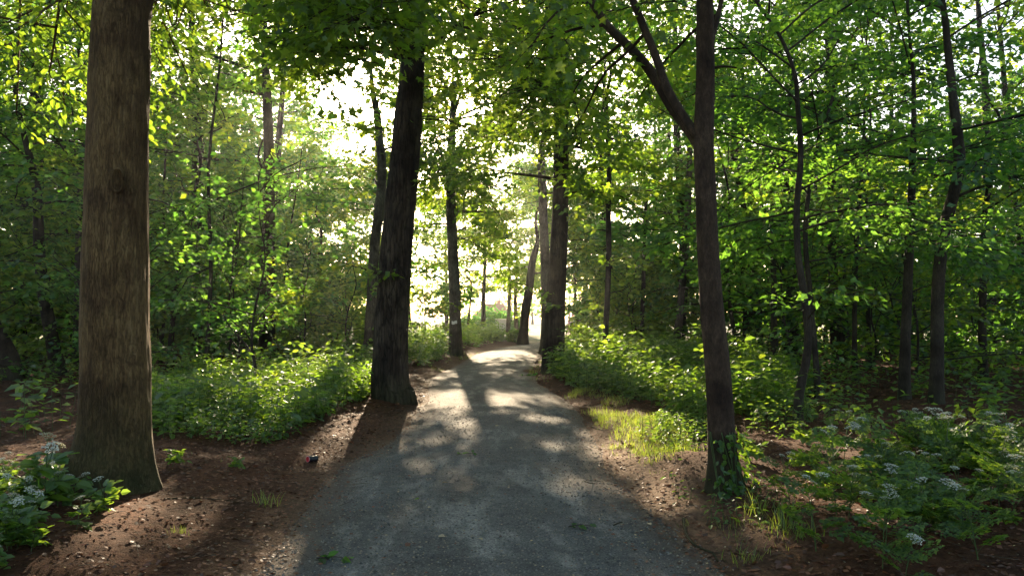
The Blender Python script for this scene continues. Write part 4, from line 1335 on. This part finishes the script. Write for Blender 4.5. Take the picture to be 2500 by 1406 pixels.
def make_plant(name, label, cat, group, rg, h, forks, leafset, nleaf, flowers):
    root = empty(name, (0, 0, 0), label, cat, group)
    sm, tips, top = stem_mesh(rg, h, forks)

    def part(nm, me, loc, rot, sc=1.0):
        o = bpy.data.objects.new(nm, me); COL.objects.link(o); o.parent = root
        o.location = loc; o.rotation_euler = rot; o.scale = (sc,) * 3
    part('stem', sm, (0, 0, 0), (0, 0, 0))
    for k in range(nleaf):
        u = 0.08 + 0.72 * k / nleaf
        part('leaf', leafset[k % len(leafset)], top * u, (rg.normal(0, 0.2), -0.55 + 0.5 * u + rg.normal(0, 0.2), k * 2.4 + rg.normal(0, 0.3)), rg.uniform(0.8, 1.15) * (1.05 - 0.35 * u))
    for t in tips[:flowers]:
        part('flower_umbel', UMB[rg.integers(0, 3)], t, (rg.normal(0, 0.2), rg.normal(0, 0.2), rg.uniform(0, 6)), rg.uniform(0.8, 1.2))
    return root


def copy_tree(o, parent=None):
    c = o.copy(); COL.objects.link(c)
    if parent is not None:
        c.parent = parent
    for ch in o.children:
        copy_tree(ch, c)
    return c


def plant_out(protos, spots, rg, labels=None):
    used = set()
    for i, (x, y, sc) in enumerate(spots):
        k = int(rg.choice(len(protos), p=[0.30, 0.22, 0.26, 0.22])); p = protos[k]
        o = p if id(p) not in used else copy_tree(p)
        used.add(id(p))
        o.location = (x, y, float(path_z(x, y)))
        o.rotation_euler = (rg.normal(0, 0.06), rg.normal(0, 0.06), rg.uniform(0, 6.28))
        o.scale = (sc,) * 3
        if labels:
            o['label'] = labels(k, x, y)


lab = 'leafy cow parsley plant in the white-flowered bed on the right verge'
grp = 'cow parsley on the right verge'
protos = [make_plant('cow_parsley', lab, 'cow parsley', grp, rg, h, f, PARS, n, fl) for h, f, n, fl in ((0.44, 2, 8, 2), (0.52, 3, 9, 3), (0.38, 1, 8, 1), (0.42, 2, 9, 0))]
pts = poly_points([(1960, 1175), (2140, 1150), (2420, 1150), (2640, 1190), (2640, 1480), (2020, 1480), (1990, 1380), (2010, 1280)], 11, rg)
pts = pts[:68]
plant_out(protos, [(x, y, rg.uniform(0.55, 1.12)) for x, y in pts], rg,
          lambda k, x, y: ('two-headed white cow parsley ', 'three-headed white cow parsley ', 'single-headed white cow parsley ', 'flowerless leafy cow parsley ')[k]
          + ('at the very front of the right bed' if y < 5.6 else 'in the front half of the right bed' if y < 6.3 else 'in the back half of the right bed' if y < 7.2 else 'at the back of the right bed') + (' nearest the path' if x / y < 0.45 else ' in its centre' if x / y < 0.56 else ' on the outer side'))
extra = [(1930, 1230, 0.7, 'small cow parsley plant between the ivy-footed maple and the big bed'), (2060, 1120, 0.9, 'cow parsley plant standing alone at the back of the right bed'),
         (2250, 1110, 0.85, 'flowering cow parsley plant near the fallen branch at far right')]
for (px, py, sc, l_) in extra:
    p = G(px, py)
    o = copy_tree(protos[1]); o.location = p; o.scale = (sc,) * 3; o.rotation_euler = (0, 0, rg.uniform(0, 6)); o['label'] = l_

lab = 'broad-leaved plant with white flower heads in the lower left bed'
grp = 'white-flowered plants on the left verge'
protos = [make_plant('ground_elder', lab, 'ground elder', grp, rg, h, f, ELD, n, fl) for h, f, n, fl in ((0.36, 2, 7, 2), (0.44, 2, 8, 2), (0.30, 1, 7, 1), (0.32, 1, 8, 0))]
pts = poly_points([(-120, 1240), (60, 1215), (180, 1225), (290, 1260), (300, 1310), (180, 1360), (40, 1440), (-120, 1480)], 20, rg)[:44]
plant_out(protos, [(x, y, rg.uniform(0.48, 0.85)) for x, y in pts], rg,
          lambda k, x, y: ('two-headed white-flowered plant ', 'taller two-headed white-flowered plant ', 'one-headed white-flowered plant ', 'flowerless broad-leaved plant ')[k]
          + ('at the front of the lower left bed' if y < 6.0 else 'in the middle of the lower left bed' if y < 6.7 else 'before the massive trunk foot') + (' on the path side' if x > -3.4 else ''))
p = G(110, 1235)
o = copy_tree(protos[1]); o.location = p; o.scale = (1.15,) * 3; o['label'] = 'tallest white-flowered plant in front of the massive trunk foot'
for (px, py, sc, l_) in [(575, 1145, 0.42, 'tiny dark green plant on bare soil before the nettle bed'), (420, 1140, 0.6, 'low plant at the right foot of the massive trunk'),
                         (1835, 1125, 0.75, 'sunlit plant just right of the ivy-footed maple'), (1960, 1085, 0.8, 'bushy low plant below the curved young tree')]:
    p = G(px, py)
    o = copy_tree(protos[3]); o.location = p; o.scale = (sc,) * 3; o.rotation_euler = (0, 0, rg.uniform(0, 6)); o['label'] = l_

# ivy on the foot of the maple
rg = np.random.default_rng(12)
n = 210
az = rg.uniform(-2.0, 0.7, n); zz = rg.random(n) ** 1.8 * 0.5
cx_ = np.interp(zz + g_base[2], g_line[:, 2], g_line[:, 0]); cy_ = np.interp(zz + g_base[2], g_line[:, 2], g_line[:, 1]); rr = np.interp(zz + g_base[2], g_line[:, 2], g_line[:, 3])
rad = rr * (1.25 + 0.5 * np.exp(-zz / 0.15)) + rg.uniform(0.01, 0.07, n)
pos = np.column_stack([cx_ + rad * np.cos(az), cy_ + rad * np.sin(az), g_base[2] + zz])
ax = np.column_stack([np.cos(az) * 0.5 + rg.normal(0, .3, n), np.sin(az) * 0.5 + rg.normal(0, .3, n), rg.normal(-0.4, 0.4, n)])
nr = np.column_stack([np.cos(az), np.sin(az), 0.6 * np.ones(n)])
mb = MB()
leaves(mb, pos, ax, nr, 0.07 * rg.uniform(0.6, 1.25, n), 'oval', 1)
for k in range(6):
    a0 = rg.uniform(-2.4, 0.4)
    z_ = np.linspace(-0.02, 0.5, 8)
    cxx = np.interp(z_ + g_base[2], g_line[:, 2], g_line[:, 0]); cyy = np.interp(z_ + g_base[2], g_line[:, 2], g_line[:, 1]); r0 = np.interp(z_ + g_base[2], g_line[:, 2], g_line[:, 3]) * (1.15 + 0.4 * np.exp(-z_ / 0.15))
    aa = a0 + np.linspace(0, rg.normal(0, 0.6), 8)
    tube(mb, np.column_stack([cxx + r0 * np.cos(aa), cyy + r0 * np.sin(aa), g_base[2] + z_, np.full(8, 0.004)]), 4, 0)
tag(mb.build('ivy', ['stem', 'leaf_ivy'], None, g_base), 'ivy climbing the foot of the forked maple trunk', 'ivy')

# ------------------------------------------------------------------ 7. small things on the ground
M['can_red'] = plain('can_red', (0.55, 0.03, 0.035), 0.35, 0.5, 0.1, 15)
M['can_black'] = plain('can_black', (0.012, 0.012, 0.014), 0.3, 0.5, 0.1, 15)
M['can_white'] = plain('can_white', (0.78, 0.78, 0.76), 0.4, 0.5, 0.08, 15)
p = G(752, 1128)
can = empty('drinks_can', (p[0], p[1], p[2] + 0.034), 'crushed red and black drinks can lying at the left path edge', 'can')
R_, L_ = 0.036, 0.12
S_ = 28


def ringv(r, x, sq=1.0, dx=0.0):
    t = np.linspace(0, 2 * PI, S_, endpoint=False)
    return np.column_stack([np.full(S_, x), r * np.cos(t), r * np.sin(t) * sq])


def loft(rings_):
    v = np.concatenate(rings_)
    f = []
    for a in range(len(rings_) - 1):
        for k in range(S_):
            k2 = (k + 1) % S_
            f += [(a * S_ + k, a * S_ + k2, (a + 1) * S_ + k2), (a * S_ + k, (a + 1) * S_ + k2, (a + 1) * S_ + k)]
    return v, f


body = MB()
body.add(*loft([ringv(R_ * 0.86, 0.0), ringv(R_, 0.010), ringv(R_, 0.03), ringv(R_ * 0.90, 0.055, 0.86), ringv(R_ * 0.97, 0.075, 0.9), ringv(R_, 0.10), ringv(R_, 0.113), ringv(R_ * 0.82, L_)]), 0, True)
body.build('body', 'can_black', can)
band = MB()
v, f = loft([ringv(R_ + 0.0012, 0.018), ringv(R_ + 0.0012, 0.100, 0.98)])
t_ = np.linspace(0, 2 * PI, S_, endpoint=False)
sel = [q for q in f if all(0.5 < t_[k % S_] < 1.25 for k in q)]
band.add(v, sel, 0, True)
band.build('label_stripe', 'can_white', can)
end = MB()
v, f = loft([ringv(R_ * 0.86, 0.0), ringv(R_ * 0.90, -0.004), ringv(R_ * 0.80, -0.004), ringv(R_ * 0.74, 0.004)])
v = np.vstack([v, [[0.004, 0, 0]]]); f = f + [(3 * S_ + k, 3 * S_ + (k + 1) % S_, 4 * S_) for k in range(S_)]
end.add(v, f, 0, False)
end.build('lid', 'can_red', can)
rim = MB()
rim.add(*loft([ringv(R_ * 0.87, -0.0005), ringv(R_ * 0.96, -0.006), ringv(R_ * 0.80, -0.0055)]), 0, True)
M['can_rim'] = plain('can_rim', (0.70, 0.34, 0.34), 0.35, 0.6, 0.1, 15)
rim.build('rim', 'can_rim', can)
can.rotation_euler = (0.2, 0.06, math.radians(52))

# fallen leaves and sprigs that lie on the path
rg = np.random.default_rng(13)
SPR = [(1137, 1128, 0.22, 'dark leafy sprig lying in the middle of the path', 7), (1420, 1310, 0.20, 'green sprig lying on the right half of the path', 6), (815, 1388, 0.24, 'green sprig lying at the lower left path edge', 7),
       (1282, 921, 0.55, 'fallen green spray at the right path edge by the roadside trunk', 12)]
for (px, py, L, lab, nl) in SPR:
    p = G(px, py); p[2] = float(path_z(p[0], p[1])) + 0.012
    mb = MB()
    az = rg.uniform(-0.5, 0.5)
    d = np.array([math.cos(az), math.sin(az), 0])
    tube(mb, smooth_line([(*(p - d * L / 2), 0.003), (*(p + [0, 0.01, 0.012]), 0.0025), (*(p + d * L / 2), 0.0015)], 8), 4, 0)
    u = rg.uniform(-0.45, 0.5, nl)[:, None]
    s2 = np.where(np.arange(nl) % 2, 1, -1)[:, None] * np.array([[-d[1], d[0], 0]])
    leaves(mb, p + d * L * u + np.column_stack([np.zeros(nl), np.zeros(nl), rg.uniform(0, 0.02, nl)]), d * 0.5 + s2 + rg.normal(0, 0.25, (nl, 3)), np.tile([[0, 0, 1.0]], (nl, 1)) + rg.normal(0, 0.4, (nl, 3)), L * 0.36 * rg.uniform(0.7, 1.2, nl), 'oval', 1)
    tag(mb.build('fallen_sprig', ['twig', 'leaf_dark'], None, p), lab, 'sprig', 'sprigs fallen on the path')
FL = [(1035, 1084, 'litter_pale', 'pale dead leaf beside the left wheel track'), (1213, 1053, 'litter_pale', 'pale leaf in the large sunlit patch on the path'), (1017, 1241, 'leaf_nettle', 'small green leaf on the left half of the path'),
      (1050, 1262, 'litter_pale', 'pale leaf just below the small green leaf'), (1077, 1337, 'litter_pale', 'pale curled leaf in the lower middle of the path'), (1172, 1343, 'litter_pale', 'white dead leaf in the lower middle of the path'),
      (1086, 1200, 'litter_pale', 'pale leaf left of the small round sun patch'), (1247, 1110, 'litter_pale', 'small pale leaf right of the dark sprig'), (995, 1358, 'litter', 'orange dead leaf at the lower left of the path'),
      (1585, 1294, 'litter_pale', 'grey-white leaf at the right path edge'), (1155, 982, 'litter_pale', 'bright leaf on the path ahead of the oak'), (850, 1190, 'litter', 'brown leaf on the sandy left margin')]
for (px, py, mt, lab) in FL:
    p = G(px, py); p[2] = float(path_z(p[0], p[1])) + 0.008
    mb = MB()
    az = rg.uniform(0, 6.28)
    leaves(mb, p[None] - 0.03 * np.array([[math.cos(az), math.sin(az), 0]]), np.array([[math.cos(az), math.sin(az), 0.15]]), np.array([[rg.normal(0, .3), rg.normal(0, .3), 1]]), [0.07], 'oval', 0)
    tag(mb.build('fallen_leaf', mt, None, p), lab, 'leaf', 'single leaves fallen on the path')

# sticks and fallen branches
for (pix, r, lab, nm) in [
    ([(1668, 1268), (1676, 1306), (1700, 1335), (1740, 1352), (1752, 1372)], 0.012, 'bent bare root-like stick at the right path edge', 'fallen_stick'),
    ([(1425, 1186), (1440, 1190), (1458, 1192)], 0.004, 'thin straight twig on the right half of the path', 'fallen_twig'),
    ([(1440, 1040), (1475, 1052)], 0.008, 'short stick at the right path edge before the grass', 'fallen_stick'),
    ([(1498, 1300), (1512, 1294), (1520, 1292)], 0.005, 'short dark twig on the lower right of the path', 'fallen_twig'),
    ([(400, 1218), (480, 1216), (560, 1222)], 0.006, 'long thin twig on the bare left verge', 'fallen_twig')]:
    pts = []
    for q in pix:
        p = G(*q); pts.append((p[0], p[1], float(path_z(p[0], p[1])) + r * 0.7, r))
    ln = smooth_line(pts, 16); ln[:, 3] *= np.linspace(1, 0.5, 16)
    mb = MB(); tube(mb, ln, 7)
    tag(mb.build(nm, 'bark_maple', None, ln[0, :3]), lab, 'stick', 'fallen sticks')
pts = []
for (px, py, r) in [(2250, 1098, 0.045), (2330, 1108, 0.06), (2420, 1112, 0.065), (2520, 1106, 0.06), (2600, 1100, 0.05)]:
    p = G(px, py + 10); pts.append((p[0], p[1], p[2] + r + 0.05, r))
mb = MB(); ln = smooth_line(pts, 30); tube(mb, ln, 10, 0, lambda P, th: 1 + 0.15 * vnoise(th[None, :] * 2, P[:, :1] * 4))
q = ln[12, :3]
fb = empty('fallen_branch', ln[0, :3], 'dark dead branch lying on the leaf litter at far right', 'branch')
mb.build('stem', 'bark_dark', fb, ln[0, :3])
for k, (dx, dy, dz) in enumerate([(0.4, 0.1, 0.25), (0.5, -0.3, 0.1), (-0.2, 0.2, 0.22)]):
    mb = MB(); q = ln[8 + 6 * k, :3]
    tube(mb, smooth_line([(*q, 0.022), (*(q + np.array([dx, dy, dz]) * 0.5 + [0, 0, 0.02]), 0.015), (*(q + np.array([dx, dy, dz])), 0.006)], 7), 6)
    mb.build('side_branch', 'bark_dark', fb, ln[0, :3])

# ------------------------------------------------------------------ 8. beyond the wood
rg = np.random.default_rng(21)


def bush(name, label, cat, x, y, w, d, h, leafm, leaf, n, group=None, flower=None):
    z = float(ground_h(x, y))
    root = empty(name, (x, y, z), label, cat, group)
    mb = MB()
    p = rg.normal(0, 1, (n, 3)); p = unit(p) * (rg.random((n, 1)) ** 0.25)
    p[:, 2] = np.abs(p[:, 2])
    lump = 1 + 0.5 * vnoise(p[:, 0] * w + x, p[:, 1] * d + p[:, 2] * h + y, 1.2)
    pos = p * np.array([w / 2, d / 2, h]) * lump[:, None] + [0, 0, 0.05]
    nr = p + rg.normal(0, 0.5, (n, 3)); ax = rg.normal(0, 1, (n, 3))
    leaves(mb, pos, ax, nr, leaf * rg.uniform(0.6, 1.3, n), 'rhomb', 0)
    mb.build('foliage', leafm, root)
    sb = MB()
    for k in range(7):
        a0 = rg.uniform(0, 6.28)
        tube(sb, smooth_line([(0, 0, -0.2, 0.04), (math.cos(a0) * w * 0.15, math.sin(a0) * d * 0.15, h * 0.4, 0.03), (math.cos(a0) * w * 0.3, math.sin(a0) * d * 0.3, h * 0.8, 0.01)], 6), 5)
    sb.build('stem', 'bark_dark', root)
    if flower:
        fb = MB()
        m = n // 5
        p = unit(rg.normal(0, 1, (m, 3))); p[:, 2] = np.abs(p[:, 2])
        pos = p * np.array([w / 2, d / 2, h]) * 1.08
        for q in range(3):
            leaves(fb, pos + rg.normal(0, 0.05, (m, 3)), rg.normal(0, 1, (m, 3)), p, 0.16 * rg.uniform(0.7, 1.2, m), 'bit', 0)
        fb.build('blossom', flower, root)
    return root


px_ = at(1425, 820, 50)
bush('rhododendron', 'pink blossoming shrub in the sunny gap right of the roadside trunk', 'shrub', px_[0], 50, 2.0, 1.6, 2.6, 'leaf_dark', 0.2, 1500, None, 'pink_petal')
for (px, dp, w, h, lab) in [(1140, 78, 5.5, 1.5, 'low left end of the clipped hedge across the meadow'), (1200, 80, 4.2, 2.3, 'rounded taller hedge bush across the meadow'), (1235, 82, 4.5, 1.9, 'right-hand hedge bush behind the pale cabinet')]:
    p = at(px, 800, dp)
    bush('hedge_bush', lab, 'hedge', p[0], dp, w, 2.0, h, 'leaf_dark', 0.3, 1500, 'hedge bushes across the meadow')
for (px, dp, w, h, lab) in [(1210, 48, 1.4, 0.5, 'small weedy bush left of the leaning trunk at the bend'), (1255, 47, 1.0, 0.7, 'small bush at the foot of the leaning trunk at the bend')]:
    p = at(px, 840, dp)
    bush('low_bush', lab, 'bush', p[0], dp, w, 1.0, h, 'leaf_nettle', 0.16, 500, 'small bushes at the bend')

# pale cabinet before the hedge
M['pale_metal'] = plain('pale_metal', (0.66, 0.66, 0.62), 0.5, 0.4, 0.05, 4)
M['dark_metal'] = plain('dark_metal', (0.12, 0.12, 0.12), 0.5, 0.4, 0.1, 4)


def box(mb, c, s, mi=0):
    x, y, z = c; a, b, d = np.array(s) / 2
    v = [(x + i * a, y + j * b, z + k * d) for i in (-1, 1) for j in (-1, 1) for k in (-1, 1)]
    f = [(0, 1, 3), (0, 3, 2), (4, 6, 7), (4, 7, 5), (0, 4, 5), (0, 5, 1), (2, 3, 7), (2, 7, 6), (0, 2, 6), (0, 6, 4), (1, 5, 7), (1, 7, 3)]
    mb.add(v, f, mi)


p = at(1225, 800, 72)
z0 = float(ground_h(p[0], 72))
cab = empty('utility_cabinet', (p[0], 72, z0), 'pale cabinet standing in front of the hazy hedge beyond the path end', 'cabinet')
mb = MB(); box(mb, (0, 0, 0.08), (1.16, 0.56, 0.16)); mb.build('plinth', 'dark_metal', cab)
mb = MB(); box(mb, (0, 0, 0.72), (1.1, 0.5, 1.12)); mb.build('body', 'pale_metal', cab)
mb = MB(); box(mb, (0, 0, 1.31), (1.2, 0.6, 0.06)); mb.build('roof', 'pale_metal', cab)
for sx_ in (-1, 1):
    mb = MB(); box(mb, (sx_ * 0.27, -0.262, 0.72), (0.50, 0.02, 1.02)); dr = mb.build('door', 'pale_metal', cab)
    mb = MB(); box(mb, (sx_ * 0.08, -0.285, 0.75), (0.03, 0.025, 0.12)); mb.build('handle', 'dark_metal', dr)

# house far across the meadow
M['render_wall'] = plain('render_wall', (0.80, 0.78, 0.74), 0.85, 0.2, 0.06, 2)
M['roof_tile'] = plain('roof_tile', (0.30, 0.10, 0.06), 0.8, 0.2, 0.2, 5)
M['window_glass'] = plain('window_glass', (0.05, 0.06, 0.07), 0.1, 0.5, 0.1, 2)
p = at(1205, 770, 140)
hx, hy = p[0], 140.0
hz = float(ground_h(hx, hy)) - 1.3
hs = empty('house', (hx, hy, hz), 'hazy house with reddish tiled roof beyond the hedge', 'house')
mb = MB(); box(mb, (0, 0, 1.2), (6, 6, 3.2)); mb.build('wall', 'render_wall', hs)
mb = MB()
v = [(-3.4, -3.4, 2.75), (3.4, -3.4, 2.75), (3.4, 3.4, 2.75), (-3.4, 3.4, 2.75), (-1.6, 0, 5.0), (1.6, 0, 5.0)]
mb.add(v, [(0, 1, 5), (0, 5, 4), (1, 2, 5), (2, 3, 4), (2, 4, 5), (3, 0, 4), (0, 2, 1), (0, 3, 2)])
rf = mb.build('roof', 'roof_tile', hs)
mb = MB(); box(mb, (0.9, 0.4, 5.0), (0.6, 0.6, 1.2)); mb.build('chimney', 'roof_tile', rf)
for wx in (-2, -0.4, 2.2):
    mb = MB(); box(mb, (wx, -3.02, 1.7), (1.2, 0.08, 1.2)); w_ = mb.build('window', 'white_paint', hs)
    mb = MB(); box(mb, (wx, -3.07, 1.7), (1.0, 0.04, 1.0)); mb.build('pane', 'window_glass', w_)
mb = MB(); box(mb, (0.9, -3.03, 1.0), (1.0, 0.08, 2.0)); mb.build('door', 'roof_tile', hs)

for k, (px, dp) in enumerate([(1120, 150), (1180, 165), (1250, 170), (1300, 150), (1335, 118), (1390, 160), (1440, 150), (1000, 150), (900, 140), (780, 150), (1560, 150), (1700, 140), (1900, 150), (2150, 140), (2400, 150), (560, 150), (300, 140), (60, 150)]):
    p = at(px, 790, dp)
    free_tree('meadow_tree', 'hazy ' + TONE[LK[k % 5]] + ' round-crowned tree beyond the meadow ' + spot_words(p[0], dp), 'tree', p[0], dp, rg.uniform(7, 10), 1.5, rg.uniform(4, 5), 14, 0.25, 'bark_grey', LK[k % 5], 0.75, 4, 900 + k, 'trees beyond the meadow', sides=6, gap=0.7, nocull=True)

# ------------------------------------------------------------------ 9. sunlit haze in the air of the wood
m, n, l, out = mat('haze')
pv = n.new('ShaderNodeVolumePrincipled')
pv.inputs['Color'].default_value = (0.93, 0.96, 1.0, 1)
pv.inputs['Density'].default_value = HAZE_DENSITY
pv.inputs['Anisotropy'].default_value = HAZE_ANISO
l.new(pv.outputs[0], out.inputs['Volume'])
M['haze'] = m
mb = MB(); box(mb, (0, 0, 12), (700, 700, 30))
hz_ = mb.build('haze', 'haze')
tag(hz_, 'pale sunlit haze filling the air of the wood', 'haze', kind='stuff')
nt_ = sum(len(o.data.polygons) for o in S.objects if o.type == 'MESH')
print('TRIS', nt_, 'objects', len(S.objects))
